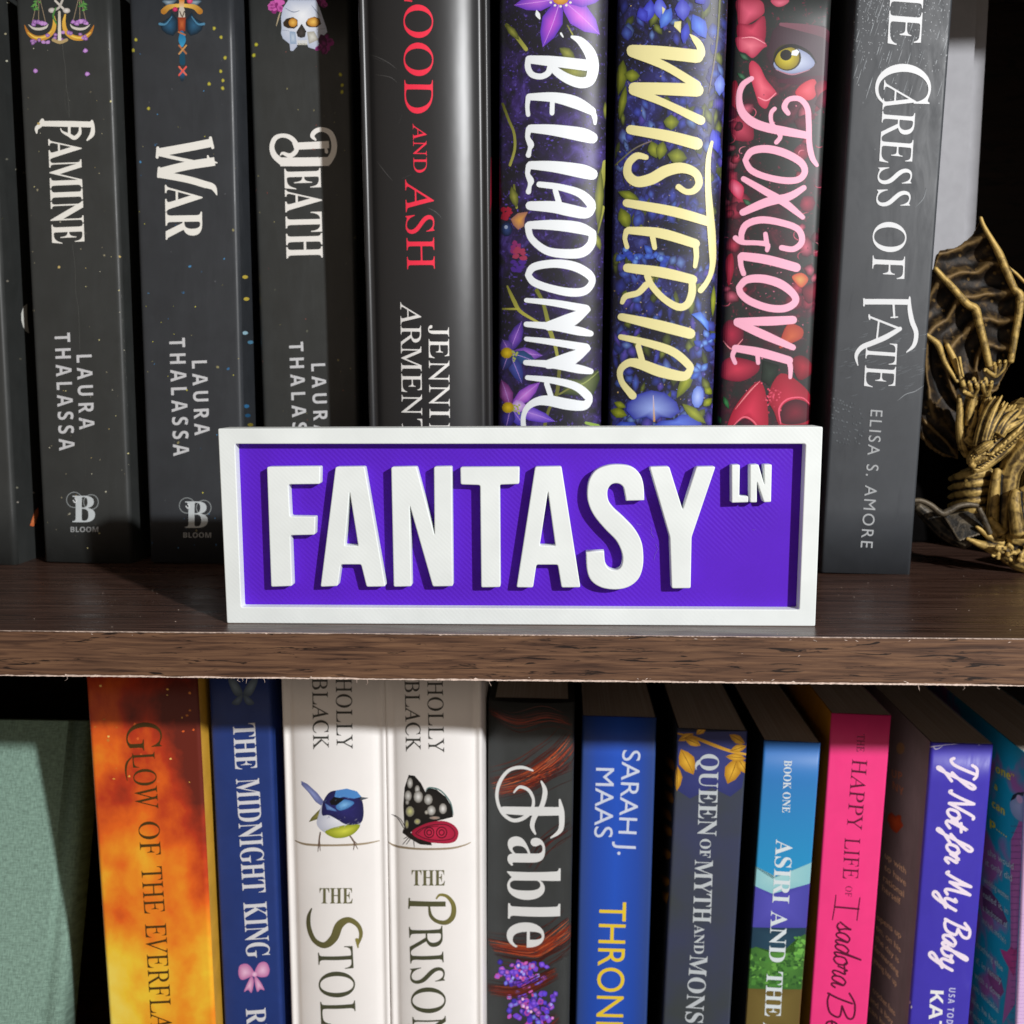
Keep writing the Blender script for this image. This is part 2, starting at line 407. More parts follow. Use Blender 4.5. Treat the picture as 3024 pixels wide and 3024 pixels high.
for k in range(150):
    p = Vector((R.uniform(-160, 190), R.uniform(2, 84), .04)); r = R.uniform(.05, .2)
    bmesh.ops.create_icosphere(bm, subdivisions=1, radius=r, matrix=Matrix.Translation(p) @ Matrix.Diagonal((1, 1, .4, 1)))
bm_obj('dust', bm, CHIP, shelf)['kind'] = 'stuff'

# ------------------------------------------------------------------ street sign
SY = math.radians(.53); SW, SH = 165.0, 55.13
SA = Vector((math.cos(SY), math.sin(SY), 0)); SN = Vector((math.sin(SY), -math.cos(SY), 0)); SO = Vector((-6.08, 10.69, .03))
mw = Matrix.Identity(4)
for i in range(3): mw[i][0], mw[i][1], mw[i][2], mw[i][3] = SA[i], -SN[i], (0, 0, 1)[i], SO[i]*MM
sign = empty('street_sign', 'white framed purple street sign with raised white letters standing on the shelf edge', 'sign', mw)
def spx(px, py, n=0.):
    d = ray(px, py); t = (SN.dot(SO)+n-SN.dot(CAM))/SN.dot(d); p = CAM+d*t-SO
    return (p.dot(SA), p.z)
def plastic(name, c, rough, rot, freq, amt, spec=.25):
    m = mat(name, lin(c), rough, spec)
    wv = nn(m, 'ShaderNodeTexWave'); wv.bands_direction = 'X'; wv.inputs['Scale'].default_value = freq; wv.inputs['Distortion'].default_value = .35
    wv.inputs['Detail'].default_value = 2; wv.inputs['Detail Scale'].default_value = 1.5
    lk(m, coords(m, rot=(0, rot, 0)), wv.inputs['Vector'])
    wv2 = nn(m, 'ShaderNodeTexWave'); wv2.bands_direction = 'X'; wv2.inputs['Scale'].default_value = freq; wv2.inputs['Distortion'].default_value = .3
    lk(m, coords(m, rot=(0, -rot, 0)), wv2.inputs['Vector'])
    f = noise(m, coords(m), 22, 3)
    msk = ramp(m, f, [(.46, (0, 0, 0)), (.6, (1, 1, 1))])
    h = mix(m, msk, wv.outputs['Color'], wv2.outputs['Color']); bump(m, h, amt, .00035)
    l = lin(c); big = noise(m, coords(m), 60, 4)
    base(m, ramp(m, big, [(.3, tuple(x*.93 for x in l)), (.7, tuple(min(1, x*1.04) for x in l))]))
    sp = noise(m, coords(m), 1500, 2); rgh(m, ramp(m, sp, [(.4, (rough+.1,)*3), (.7, (rough-.08,)*3)]))
    return m
WHITE = plastic('white_plastic', 'e5ebea', .5, math.radians(45), 330, .035)
PURPLE = plastic('purple_plastic', '5719c0', .6, math.radians(45), 300, .13)
def solid(name, loops, n0, n1, m, bev=.3, hole_bev=True, parent=None):
    c = bpy.data.curves.new('c', 'CURVE'); c.dimensions = '2D'; c.fill_mode = 'BOTH'
    for lp in loops:
        sp = c.splines.new('POLY'); sp.points.add(len(lp)-1); sp.use_cyclic_u = True
        for p, q in zip(sp.points, lp): p.co = (q[0], q[1], 0, 1)
    c.extrude = (n1-n0)/2-bev; c.bevel_depth = bev; c.bevel_resolution = 2; c.offset = -bev
    o = bpy.data.objects.new('c', c); COL.objects.link(o)
    dg = bpy.context.evaluated_depsgraph_get(); dg.update(); ev = o.evaluated_get(dg); me = ev.to_mesh()
    bm = bmesh.new(); bm.from_mesh(me); ev.to_mesh_clear(); bpy.data.objects.remove(o); bpy.data.curves.remove(c)
    for v in bm.verts: v.co = Vector((v.co.x, -(n0+n1)/2-v.co.z, v.co.y))
    bmesh.ops.recalc_face_normals(bm, faces=bm.faces)
    return bm_obj(name, bm, m, parent)
def rounded(pts, r, seg=4):
    out = []; n = len(pts)
    for i in range(n):
        p0, p, p1 = Vector(pts[i-1]), Vector(pts[i]), Vector(pts[(i+1) % n])
        a, b = (p0-p), (p1-p); rr = min(r, a.length*.45, b.length*.45); A, B = p+a.normalized()*rr, p+b.normalized()*rr
        for k in range(seg+1):
            t = k/seg; q = A*(1-t)**2+p*2*t*(1-t)+B*t*t; out.append((q.x, q.y))
    return out
OUT = rounded([(-SW/2, 0), (SW/2, 0), (SW/2, SH), (-SW/2, SH)], .5)
inn = [spx(694, 1311), spx(713, 1793), spx(2360, 1800.5), spx(2379, 1311)]
INN = rounded(inn, .5)
solid('frame', [OUT, INN], -9, 0, WHITE, .3, parent=sign)
cx = sum(p[0] for p in inn)/4; cz = sum(p[1] for p in inn)/4
bm = bmesh.new(); box(bm, (inn[0][0]-.6, 3.4, inn[1][1]-.6), (inn[3][0]+.6, 8.5, inn[0][1]+.6)); bm_obj('panel', bm, PURPLE, sign)
Q1 = crop(600, 1200, .46584); Q2 = crop(1600, 1200, .46584); ID = lambda x, y: (x, y)
LET = [
 (Q1, [[(403,384),(742,381),(740,493),(540,495),(550,698),(710,700),(707,815),(552,818),(564,1140),(430,1145)]]),
 (Q1, [[(838,384),(1022,382),(1155,1143),(1035,1145),(1000,1003),(872,1003),(852,1140),(743,1145)], [(928,545),(982,885),(897,882)]]),
 (Q1, [[(1191,385),(1352,382),(1466,815),(1462,383),(1575,381),(1583,1141),(1455,1143),(1309,630),(1321,1142),(1207,1145)]]),
 (Q1, [[(1629,386),(2005,385),(2003,493),(1880,497),(1884,1147),(1762,1149),(1755,500),(1632,496)]]),
 (ID, [[(1580,1379),(1658,1378),(1714,1735),(1658,1735.5),(1647,1668),(1584,1668),(1574,1735.5),(1525,1735)], [(1618,1452),(1640,1612),(1594,1611)]]),
 (Q2, None),
 (Q2, [[(683,385),(808,382),(893,655),(980,384),(1102,382),(950,830),(944,1154),(823,1155),(812,830)]]),
 (Q2, [[(1203,372),(1256,370),(1253,568),(1311,571),(1309,609),(1204,612)]]),
 (Q2, [[(1320,371),(1374,368),(1411,495),(1407,369),(1459,369),(1454,607),(1408,609),(1364,478),(1364,610),(1320,610)]]),
]
SP = [(650,595),(535,600),(528,560),(515,510),(480,489),(440,497),(417,535),(422,595),(455,645),(520,705),(590,780),(632,860),(644,950),(638,1030),(610,1098),(550,1145),(470,1162),(380,1150),(315,1108),(287,1040),(281,922),(395,918),(401,985),(422,1025),(465,1040),(500,1022),(513,975),(505,920),(470,850),(400,778),(332,695),(297,620),(288,550),(300,470),(340,408),(410,377),(490,370),(570,384),(622,430),(645,500)]
for z, loops in LET:
    if loops is None:
        a = catmull(SP[1:21], 4); b = catmull(SP[21:]+[SP[0]], 4)
        L = [[spx(*z(*p)) for p in a+b]]; r = .0
    else:
        r = .35 if loops[0][0][0] > 1200 and z is Q2 else .55
        L = [rounded([spx(*z(*p)) for p in lp], r if k == 0 else .3) for k, lp in enumerate(loops)]
    solid('letter', L, -3.45, 0, WHITE, .28, parent=sign)
bm = bmesh.new()                                   # wisps of filament left on the panel
for wz in ([(690,765),(697,785),(692,802),(712,832)], [(722,872),(737,905),(716,945),(711,975)], [(1335,780),(1345,786),(1352,780)], [(600,745),(618,752),(630,748)]):
    q = [spx(*Q2(x, y), n=-3.3) for x, y in wz]; tube(bm, [(Vector((a, 3.3, b)), .045) for a, b in q], 5)
bm_obj('filament_wisp', bm, mat('pale_filament', lin('8a62d8'), .4, .4), sign)['kind'] = 'stuff'
# ------------------------------------------------------------------ upper row of books
BLK = paperish('black_matte_card', '343635', .42, .1, .5); BLKB = paperish('blue_black_card', '33363a', .42, .1, .5)
RND = random.Random(11)
def specks(P, b, cols, n, y0, y1, rmin=2., rmax=7., fine=True, seed=1):
    R = random.Random(seed)
    us = b.hw
    for k in range(n):
        y = R.uniform(y0, y1); t = R.betavariate(.8, .8)
        P.lay = .013
        u = -us+2*us*t; c = R.choice(cols); r = R.uniform(rmin, rmax)*(1 if R.random() < .25 else .55)
        # place by spine position, read back as photo pixels
        wv = (b.O+b.U*u+b.V*y)-CAM; zz = wv.dot(FW); px, py = 1512+F*wv.dot(RT)/zz, 1512-F*wv.dot(UP)/zz
        z = P.z; P.z = ID; P.ell(px, py, r*.8, r, c, ang=R.uniform(0, 3), n=7, jit=.2, rnd=R)
        if R.random() < .3: P.ell(px-.2*r, py-.2*r, r*.5, r*.62, '3a3a38', n=6)
        P.z = z
A = crop(0, 0, .39337); B = crop(0, 700, .39337); A2 = crop(700, 0, .39337); B2 = crop(700, 700, .39337)
A3 = crop(1400, 0, .39337); B3 = crop(1400, 700, .39337); C4 = crop(2100, 0, .47826); D4 = crop(2100, 500, .47826); LOGO = crop(0, 1400, .36232)
UPG = 'books standing on the upper shelf'
# leftmost: only its right edge and cover show
pest = Book('black paperback cut off by the left edge of the photo on the upper shelf', (-334,0), (-40,0), (-230,1670), (52,1670), 94, [BLK]*3, group=UPG, rc=1.6)
P = Print(pest, ID, 'R')
P.poly([(80,897),(69,905),(63,925),(63,945),(68,965),(76,978),(86,985),(82,960),(80,930)], 'f2f2ea', smooth=False)
P.poly([(113,1497),(103,1508),(92,1540),(88,1552),(98,1555),(106,1545),(114,1515)], 'e2703c', 'f59a62')
for x, y, c in ((3,645,'d8d040'),(20,180,'d8d6c0'),(24,8,'d8d6c0'),(48,500,'8a8878'),(70,510,'8a8878'),(20,470,'77766a'),(22,830,'8a8478'),(72,820,'5a584c'),(60,1060,'5a584c'),(50,1440,'8a8878'),(100,1455,'a09a90'),(52,1483,'a09a90'),(5,1455,'8a8878'),(4,1495,'8a8878'),(30,1530,'6a685c'),(16,100,'b8b090')):
    P.ell(x, y, 4, 3, c, n=7)
P.done('cover_print')
fam = Book('black paperback with white ornate title, purple flowers and golden scales printed on its spine', (43,0), (326,0), (130,1657), (390,1657), 98, [BLK]*3, group=UPG, rc=1.5)
P = Print(fam, A)
specks(P, fam, ['c8b070', '8f8870', 'b8b4a0', '77705c', 'd0c890'], 80, 5, 185, 1.2, 4.6, seed=4)
P.lay = .02
for sx in (-1, 1):                                                   # crescents, pans and chains of the scales
    X = lambda x: 445+sx*(x-445)
    P.stroke([(X(185),190),(X(215),250),(X(270),285),(X(340),280),(X(395),235),(X(410),170),(X(400),110)], [6,26,36,38,34,26,12], 'b5722c', c2='f0c050')
    P.stroke([(X(210),245),(X(270),283),(X(340),275),(X(385),235)], [6,12,12,6], 'f6d25e')
    for x in (240, 290, 345): P.stroke([(X(292+(x-292)*.2),0),(X(x),178)], 5, '9c8a70', smooth=False)
    P.stroke([(X(215),185),(X(250),212),(X(300),218),(X(345),205),(X(362),182)], [4,16,20,16,4], 'd8d2c6')
    for k in range(7): P.ell(X(245+k*15+RND.uniform(-8,8)), 172+RND.uniform(-16,14), 20, 16, RND.choice(['9a5cb0','c08ad2','7c4898']), 'd6a8e2', n=7, jit=.25, rnd=RND)
    for k in range(12): P.petal(X(250+RND.uniform(-18,45)), 5+k*6, X(250+RND.uniform(-25,60)), 15+k*6, 7, RND.choice(['3d7a3a','5a9a48','2e5c34']), '78b45a')
    for k in range(9): P.ell(X(260+RND.uniform(-20,170)), 300+RND.uniform(-60,25), 17, 14, RND.choice(['8a52a2','b684c8','6a3c80']), 'cfa4da', n=7, jit=.3, rnd=RND)
P.stroke([(446,90),(448,300)], [18,26], 'cfc6b4', c2='efe8d8'); P.stroke([(415,5),(470,60),(500,90)], 16, 'd8d2c8'); P.stroke([(470,0),(440,60),(385,80)], 16, 'c8c2b8')
P.ell(500,80,28,20,'b8b0a8','efeae4'); P.ell(390,78,28,20,'a8a098','e4e0da')
P.stroke([(400,300),(450,318),(500,300)], 24, 'b8a070'); P.stroke([(420,60),(400,120),(425,180)], [10,14,10], '4e8a44')
for x, y in ((643,380),(268,532),(655,556)): P.ell(x,y,20,17,'a86cc0','dcb2ea', n=7, jit=.2, rnd=RND)
P.stroke([(470,330),(478,420),(492,520),(498,640),(515,760),(520,880)], 3, '565754'); P.stroke([(492,640),(488,760),(508,860)], 2, '4c4d4a')
P.z = B; P.stroke([(545,60),(565,240),(568,400),(590,560),(600,850)], 3, '525350'); P.stroke([(615,1300),(640,1650),(645,1800)], 2, '484946')
for k in range(26):
    y = RND.uniform(-60, 1750); x = 878+y*.063+RND.uniform(-6, 4); P.stroke([(x,y),(x+2,y+RND.uniform(10,60))], [1,RND.uniform(2,5),1], RND.choice(['6a6b68','7c7d7a','585956']), seg=3)
P.z = A
P.done('artwork')
P = Print(fam, A)
P.stroke([(315,928),(500,930),(690,935)], [40,44,44], 'f2f0e8', cap=False); P.stroke([(318,905),(300,940),(275,965),(276,1000)], [30,34,28,10], 'f2f0e8')
P.stroke([(690,912),(698,960),(690,1010),(655,1052)], [22,28,34,12], 'f2f0e8'); P.stroke([(600,950),(598,1000),(560,1035),(520,1015),(470,990),(455,965)], [14,26,30,26,14,6], 'f2f0e8'); P.stroke([(520,950),(520,1010)], 20, 'f2f0e8')
P.text('AMINE', (362,1045), (392,1832), 243, 'f2f0e8', 'bold')
P.done('title_lettering', FOIL)
P = Print(fam, B)
P.text('THALASSA', (409,722), (445,1604), 116, 'cfd0d2', 'sansb', 1.5); P.text('LAURA', (574,886), (596,1446), 114, 'cfd0d2', 'sansb', 1.5)
P.done('author_lettering', FOIL)
def logo(b, dx, dy):
    P = Print(b, lambda x, y: LOGO(x+dx, y+dy))
    for x, y, r in ((605,210,62), (742,228,60)): P.stroke([(x+r*math.cos(t*.5236), y+r*math.sin(t*.5236)) for t in range(13)], 7, '8d9394')
    P.text('B', (590,392), (775,392), 215, 'c9d0d2', 'bold', up=(0,-1)); P.stroke([(612,200),(628,215),(612,232),(598,215)], 9, 'dfe3e4')
    P.text('BLOOM', (575,472), (802,472), 42, '9ea1a2', 'sansb', up=(0,-1))
    P.done('publisher_mark', FOIL)
logo(fam, 0, 0)
war = Book('black paperback with sword artwork and blue sparks around its white ornate title', (383,0), (682,0), (437,1657), (732,1657), 98, [BLKB]*3, group=UPG, rc=1.5)
P = Print(war, A)
specks(P, war, ['4a86b4', '3a6a94', '8f8860', '5a5c60', 'c8c050'], 90, 5, 185, 1.2, 4.6, seed=9)
P.lay = .02
for x, y in ((1020,298),(1000,378),(1608,213),(1660,280),(1658,535),(1675,605),(1570,630),(1672,662),(1115,815),(1690,435)): P.ell(x,y,13,15,'8a8430','d2c84e', n=8, jit=.15, rnd=RND)
for sx in (-1, 1):
    X = lambda x: 1365+sx*(x-1365)
    P.poly([(X(1215),10),(X(1250),40),(X(1300),35),(X(1330),0),(X(1230),0)], '3c5264', '9fb2bd')
    P.stroke([(X(1230),85),(X(1265),55),(X(1310),45),(X(1365),40)], [46,38,30,26], 'b57a2c', c2='f2c860')
    P.poly([(X(1290),90),(X(1275),130),(X(1200),175),(X(1215),225),(X(1250),255),(X(1300),270),(X(1330),230),(X(1335),150)], '16222c', '2f5f80')
    P.stroke([(X(1200),180),(X(1245),180),(X(1290),125)], [20,12,6], '4f87a8')
P.stroke([(1365,0),(1363,75)], [40,30], 'd88a3c', c2='e8d8b0'); P.stroke([(1365,75),(1365,130)], [44,50], 'cfc4b4'); P.stroke([(1350,85),(1368,125),(1384,85)], 8, '5a4c40')
P.poly([(1335,130),(1395,130),(1390,235),(1340,235)], '8a2f1c', 'c86a3a'); P.ell(1315,70,20,18,'b01e4c','e84a7c'); P.ell(1425,8,22,20,'c02a5a','f06a94')
P.stroke([(1365,245),(1368,300),(1366,340)], [30,56,26], '1d6f9c', c2='3a9cc8'); P.stroke([(1368,400),(1370,470)], [40,44], '1a4a60'); P.stroke([(1370,545),(1368,600)], [44,24], '2a5f88', c2='22303c')
for y in (370, 530): P.stroke([(1345,y-28),(1398,y+32)], 13, 'e2705a' if y > 400 else 'b0714a'); P.stroke([(1398,y-28),(1345,y+34)], 13, 'e85a50' if y > 400 else 'c8945a')
P.stroke([(1340,240),(1390,262)], 12, 'b0714a')
for x, y in ((1200,1060),(1195,1090)): pass
P.done('artwork')
P = Print(war, A)
for a, wd in (([(1585,1072),(1400,1108),(1192,1145)], 62), ([(1192,1158),(1330,1190),(1470,1218)], 26), ([(1612,1212),(1400,1245),(1195,1295)], 64), ([(1195,1308),(1400,1345),(1550,1388)], 52)): P.stroke(a, wd, 'f2f0e8', cap=False)
P.stroke([(1540,1385),(1600,1405),(1628,1462)], [50,44,8], 'f2f0e8'); P.stroke([(1580,1035),(1597,1108)], 22, 'f2f0e8'); P.stroke([(1185,1110),(1180,1180)], 22, 'f2f0e8'); P.stroke([(1195,1262),(1190,1325)], 22, 'f2f0e8'); P.stroke([(1560,1170),(1575,1205),(1628,1222)], [12,24,10], 'f2f0e8')
P.text('AR', (1238,1388), (1245,1800), 275, 'f2f0e8', 'bold')
P.done('title_lettering', FOIL)
P = Print(war, B)
P.text('THALASSA', (1270,760), (1302,1645), 118, 'cfd0d2', 'sansb', 1.5); P.text('LAURA', (1440,930), (1462,1490), 113, 'cfd0d2', 'sansb', 1.5)
P.done('author_lettering', FOIL)
logo(war, 919, 46)
P = Print(war, B, 'R')
for x, y, c in ((1840,300,'d8c050'),(1850,465,'d8c050'),(1840,720,'a8d0e0'),(1880,790,'5a90b0'),(1850,1270,'3a78a8'),(1860,1340,'2a5a80'),(1880,1410,'8a7c30')): P.ell(x,y,22,14,c,n=8)
P.done('cover_print')
death = Book('black paperback with a white skull and dark roses printed above its title', (733,0), (1030,0), (787,1657), (1074,1657), 107, [BLK]*3, group=UPG, rc=1.5)
P = Print(death, A2)
specks(P, death, ['7a4038', '8a5048', '8f8860', '5a5c50'], 70, 5, 185, 1.2, 4.6, seed=21)
P.lay = .02
for x, y in ((145,335),(125,415),(775,560),(790,640),(788,690)): P.ell(x,y,14,16,'8a8424','ccca44', n=8, jit=.15, rnd=RND)
def rose(P, x, y, r, c1, c2, R):
    for k in range(14):
        a = R.uniform(0, 6.28); d = r*R.uniform(.1, .75); P.ell(x+d*math.cos(a), y+d*math.sin(a), r*.42, r*.3, R.choice((c1, c2)), c2 if R.random() < .5 else c1, ang=a, n=8, jit=.2, rnd=R)
rose(P, 300, 30, 70, '8a2a72', 'd264b4', RND); rose(P, 640, 10, 50, '5c1a4c', 'a83c8a', RND)
P.poly([(385,0),(345,60),(330,130),(335,210),(330,250),(345,290),(395,330),(400,380),(420,384),(450,350),(455,325),(525,325),(535,355),(590,372),(610,340),(640,280),(678,240),(668,200),(640,120),(620,60),(590,0)], 'b9c2d6', 'f4f6fa', ctr=(490,110))
P.poly([(345,170),(370,140),(420,128),(455,150),(455,195),(430,215),(380,212),(350,195)], '3a2c20', '2a2018'); P.poly([(515,170),(535,140),(580,125),(620,140),(632,180),(600,205),(545,205),(520,192)], '46341e', '2a2018')
P.ell(420,170,34,34,'b87a2c','f2c05a'); P.ell(572,165,48,36,'b87a2c','f4c660')
P.poly([(485,178),(445,240),(455,275),(480,285),(510,278),(520,235)], '2c2824', '4a4440')
P.poly([(395,235),(440,240),(445,330),(400,330)], '8fa6c0', 'c8d4e2'); P.poly([(525,240),(580,235),(610,300),(540,330)], 'a8a498', 'dcdcd4')
for k in range(7): P.stroke([(458+k*11,305),(458+k*11,335)], 7, 'e8e6da'); 
for pts in ([(360,60),(420,90),(470,80)],[(560,40),(600,90),(625,120)],[(340,225),(390,232)],[(600,220),(660,215)]): P.stroke(pts, [3,8,3], '8c94a8')
P.stroke([(325,90),(310,140),(295,195)], [6,10,4], 'b8a888'); rose(P, 660, 335, 75, '42123a', '8c2a74', RND)
P.done('artwork')
P = Print(death, A2); W_ = 'f2efe9'
P.stroke([(430,1098),(560,1092),(690,1085)], 54, W_, cap=False); P.stroke([(325,1215),(500,1215),(690,1212)], 66, W_, cap=False); P.stroke([(425,1070),(445,1130)], 22, W_)
P.stroke([(685,1215),(722,1150),(728,1070),(700,1000),(640,972),(590,985),(565,1020),(590,1050)], [50,44,42,40,34,36,32,14], W_)
P.stroke([(335,1215),(280,1165),(262,1100),(285,1040),(335,1018),(395,1030),(440,1075),(445,1130),(400,1168),(345,1150),(325,1165)], [50,44,36,36,30,34,36,34,34,22,8], W_); P.stroke([(660,1080),(672,1140)], [10,26], W_)
P.text('EATH', (355,1268), (372,1940), 272, W_, 'bold')
P.done('title_lettering', FOIL)
P = Print(death, B2)
P.text('THALASSA', (390,790), (428,1690), 106, 'cfd0d2', 'sansb', 1.5); P.text('LAURA', (556,952), (580,1500), 106, 'cfd0d2', 'sansb', 1.5)
P.done('author_lettering', FOIL)
GLOSSY = mat('glossy_black_jacket', lin('2b2b2c'), .34, .42); bump(GLOSSY, noise(GLOSSY, coords(GLOSSY, (1, 1, .5)), 55, 3), .12, .0012)
ash = Book('glossy black hardcover with red and white serif spine lettering', (1054,0), (1440,0), (1098,1660), (1455,1660), 82, [GLOSSY]*3, kind='hard', group=UPG, sag=5.2, H=215)
P = Print(ash, A2); RED = 'f5354f'
P.text('BL', (1246,-560), (1255,15), 213, RED, 'roman'); P.text('OOD', (1254,35), (1258,853), 213, RED, 'roman'); P.text('AND', (1320,930), (1326,1297), 100, RED, 'roman'); P.text('ASH', (1262,1348), (1278,2022), 207, RED, 'roman')
for pts in ([(1000,410),(1080,440),(1150,480),(1200,520)],[(1000,230),(1080,330)],[(1020,430),(1110,470)],[(1040,560),(1150,580),(1200,620)],[(1240,860),(1215,930)],[(1050,1210),(1110,1290),(1170,1360)],[(1240,1340),(1310,1310)],[(1430,1560),(1490,1590),(1540,1640)]): P.stroke(pts, [1,5,1], '565656')
P.done('title_lettering')
P = Print(ash, B2)
P.text('ARMEN', (1226,488), (1238,1340), 152, 'eceae6', 'roman'); P.text('TROUT', (1238,1366), (1246,2190), 152, 'eceae6', 'roman'); P.text('JENNI', (1438,662), (1446,1358), 152, 'eceae6', 'roman'); P.text('FER', (1444,1398), (1450,1800), 152, 'eceae6', 'roman')
P.done('author_lettering')
P = Print(ash, A2, 'R'); P.poly([(1905,1180),(1918,1200),(1915,1480),(1895,1600),(1885,1560)], '9a1c34'); P.done('cover_print')

def botanic(name, c0, c1, c2, sc):
    m = mat(name, lin(c0), .42, .35); v = coords(m)
    f = noise(m, v, sc, 6, .8, .65); g = noise(m, coords(m, loc=(.3,.1,.2)), sc*.35, 3, .6)
    f2 = noise(m, v, sc*6, 4, .5, .7)
    k = mix(m, ramp(m, g, [(.42, (0,0,0)), (.62, (1,1,1))]), lin(c0), ramp(m, f, [(.4, lin(c0)), (.55, lin(c1)), (.7, lin(c2))]))
    k = mix(m, ramp(m, f2, [(.6, (0,0,0)), (.66, (1,1,1))]), k, lin(c2))
    base(m, k); return m
BELM = botanic('purple_botanical_jacket', '222129', '37285f', '5a48a0', 130)
WISM = botanic('blue_botanical_jacket', '20202c', '2d2c66', '5560b8', 160)
FOXM = botanic('crimson_botanical_jacket', '2c302f', '43202c', '6e2a3c', 110)
bel = Book('hardcover with white brushed title over purple star shaped flowers on a black jacket', (1475,0), (1797,0), (1472,1660), (1766,1660), 88, [BELM]*3, kind='round', group=UPG, sag=6, H=215)
P = Print(bel, A3)
RB = random.Random(31)
for k in range(260):
    x, y = RB.uniform(215, 960), RB.gauss(RB.choice((620,1050,1500,2000)), 110); P.lay = .013; P.ell(x, y, RB.uniform(4,13), RB.uniform(3,9), RB.choice(['4a3a94','3a2c70','5c4cae','2c2450']), n=6, jit=.3, rnd=RB)
P.lay = .02
G1, G2 = '6a6e2a', 'a8a850'
for pts, wd in (([(215,780),(260,900),(300,1000),(305,1120),(270,1240)],20),([(300,1390),(320,1560)],16),([(245,190),(330,290),(390,370)],30),([(700,190),(740,260)],10),([(930,1560),(960,1380),(985,1220)],40),([(930,1750),(965,1560)],[10,34]),([(470,2180),(520,2280),(570,2480),(610,2600),(640,2760)],[30,26,34,26,20])): P.stroke(pts, wd, G1, c2=G2)
for a, b, c, d, wd in ((235,180,340,300,28),(280,1400,320,1560,34),(640,360,760,440,40),(640,520,870,560,60),(985,760,985,900,16),(950,1260,930,1720,34),(905,1740,950,1880,26)): P.petal(a,b,c,d,wd,'4c5222','9a9c48')
for cx, cy, R_, pet in ((650,-10,0,[(300,40,'6a3ac0','c06ae0',70),(515,355,'5a34b8','c85ad8',80),(945,260,'7a42cc','e47ae8',90),(990,-40,'6a3ac0','c86ae0',80),(640,-200,'5a34b8','b06ae0',70)]),):
    for x, y, c, cc, wd in pet: P.petal(cx, cy, x, y, wd, c, cc); P.stroke([(cx,cy),((cx+x)/2+10,(cy+y)/2),(x,y)], [3,5,1], 'd89af0')
    P.ell(cx, cy, 62, 48, 'b8782c', 'e8b048')
    for k in range(12): P.ell(cx+85*math.cos(k*.524), cy+58*math.sin(k*.524), 10, 9, 'e8e4d8')
for x, y, c in ((240,1600,'a8243c'),(320,1860,'8a2e6a'),(340,1900,'a03a58'),(330,2000,'4a2c8a')):
    for k in range(9): P.ell(x+RB.uniform(-38,38), y+RB.uniform(-42,42), 22, 18, c, n=7, jit=.3, rnd=RB)
P.poly([(275,1645),(330,1600),(405,1590),(380,1640),(375,1700),(330,1725),(295,1690)], '9a6a5c', 'dca04a'); P.ell(245,1720,44,56,'16203c','3c5490'); P.ell(240,1705,14,14,'a8b8d8')
P.z = B3
for pts in ([(250,370),(300,480),(350,560),(480,640)],[(215,540),(330,540)]): P.stroke(pts, [14,30,26,16], '8a8a3a', c2='b0ac4c')
P.poly([(700,1060),(800,1070),(930,990),(945,1060),(900,1180),(830,1190),(650,1180)], '2e3a22', '6e7a3c'); P.stroke([(690,1120),(820,1100),(935,1010)], [4,8,3], '9aa65a'); P.stroke([(840,1395),(930,1420)], [20,30], '8aa840')
P.stroke([(640,1000),(620,1180),(560,1300),(530,1420)], [26,28,22,26], '6a6a30'); P.stroke([(640,1180),(760,1110)], 12, '7a7a3c')
for cx, cy, pet in ((265,870,[(360,630,'3a2a80','8a58c8'),(215,770,'4a3a8a','7a52b8'),(515,890,'5a3a9c','b878d8'),(470,940,'28406c','34588c'),(360,1100,'2c3478','4a58a8'),(215,1000,'2a2c60','3c4688')]), (275,1280,[(495,1090,'7a3cb0','d284e4'),(205,1070,'6a2c6a','b46ac0'),(610,1385,'5638b8','a47ae0'),(380,1425,'3a30a0','6a58c8'),(240,1440,'2c2468','4a3c9c'),(390,1260,'a878d0','e8d0f4')])):
    for x, y, c, cc in pet: P.petal(cx, cy, x, y, 52, c, cc); P.stroke([(cx,cy),((cx+x)/2,(cy+y)/2-6),(x,y)], [2,4,1], 'c49ae8')
    P.ell(cx-20, cy, 46, 42, 'a88a14', 'eacb2c')
    for k in range(10): P.ell(cx+42+RB.uniform(-22,22), cy+20+RB.uniform(-40,40), 9, 9, 'a8b05a', n=6)
P.done('artwork')
P = Print(bel, A3, lay=P.lay+.02); W_ = 'eef3f6'
def strokes(P, L, c):
    for pts, wd in L: P.stroke(pts, wd, c)
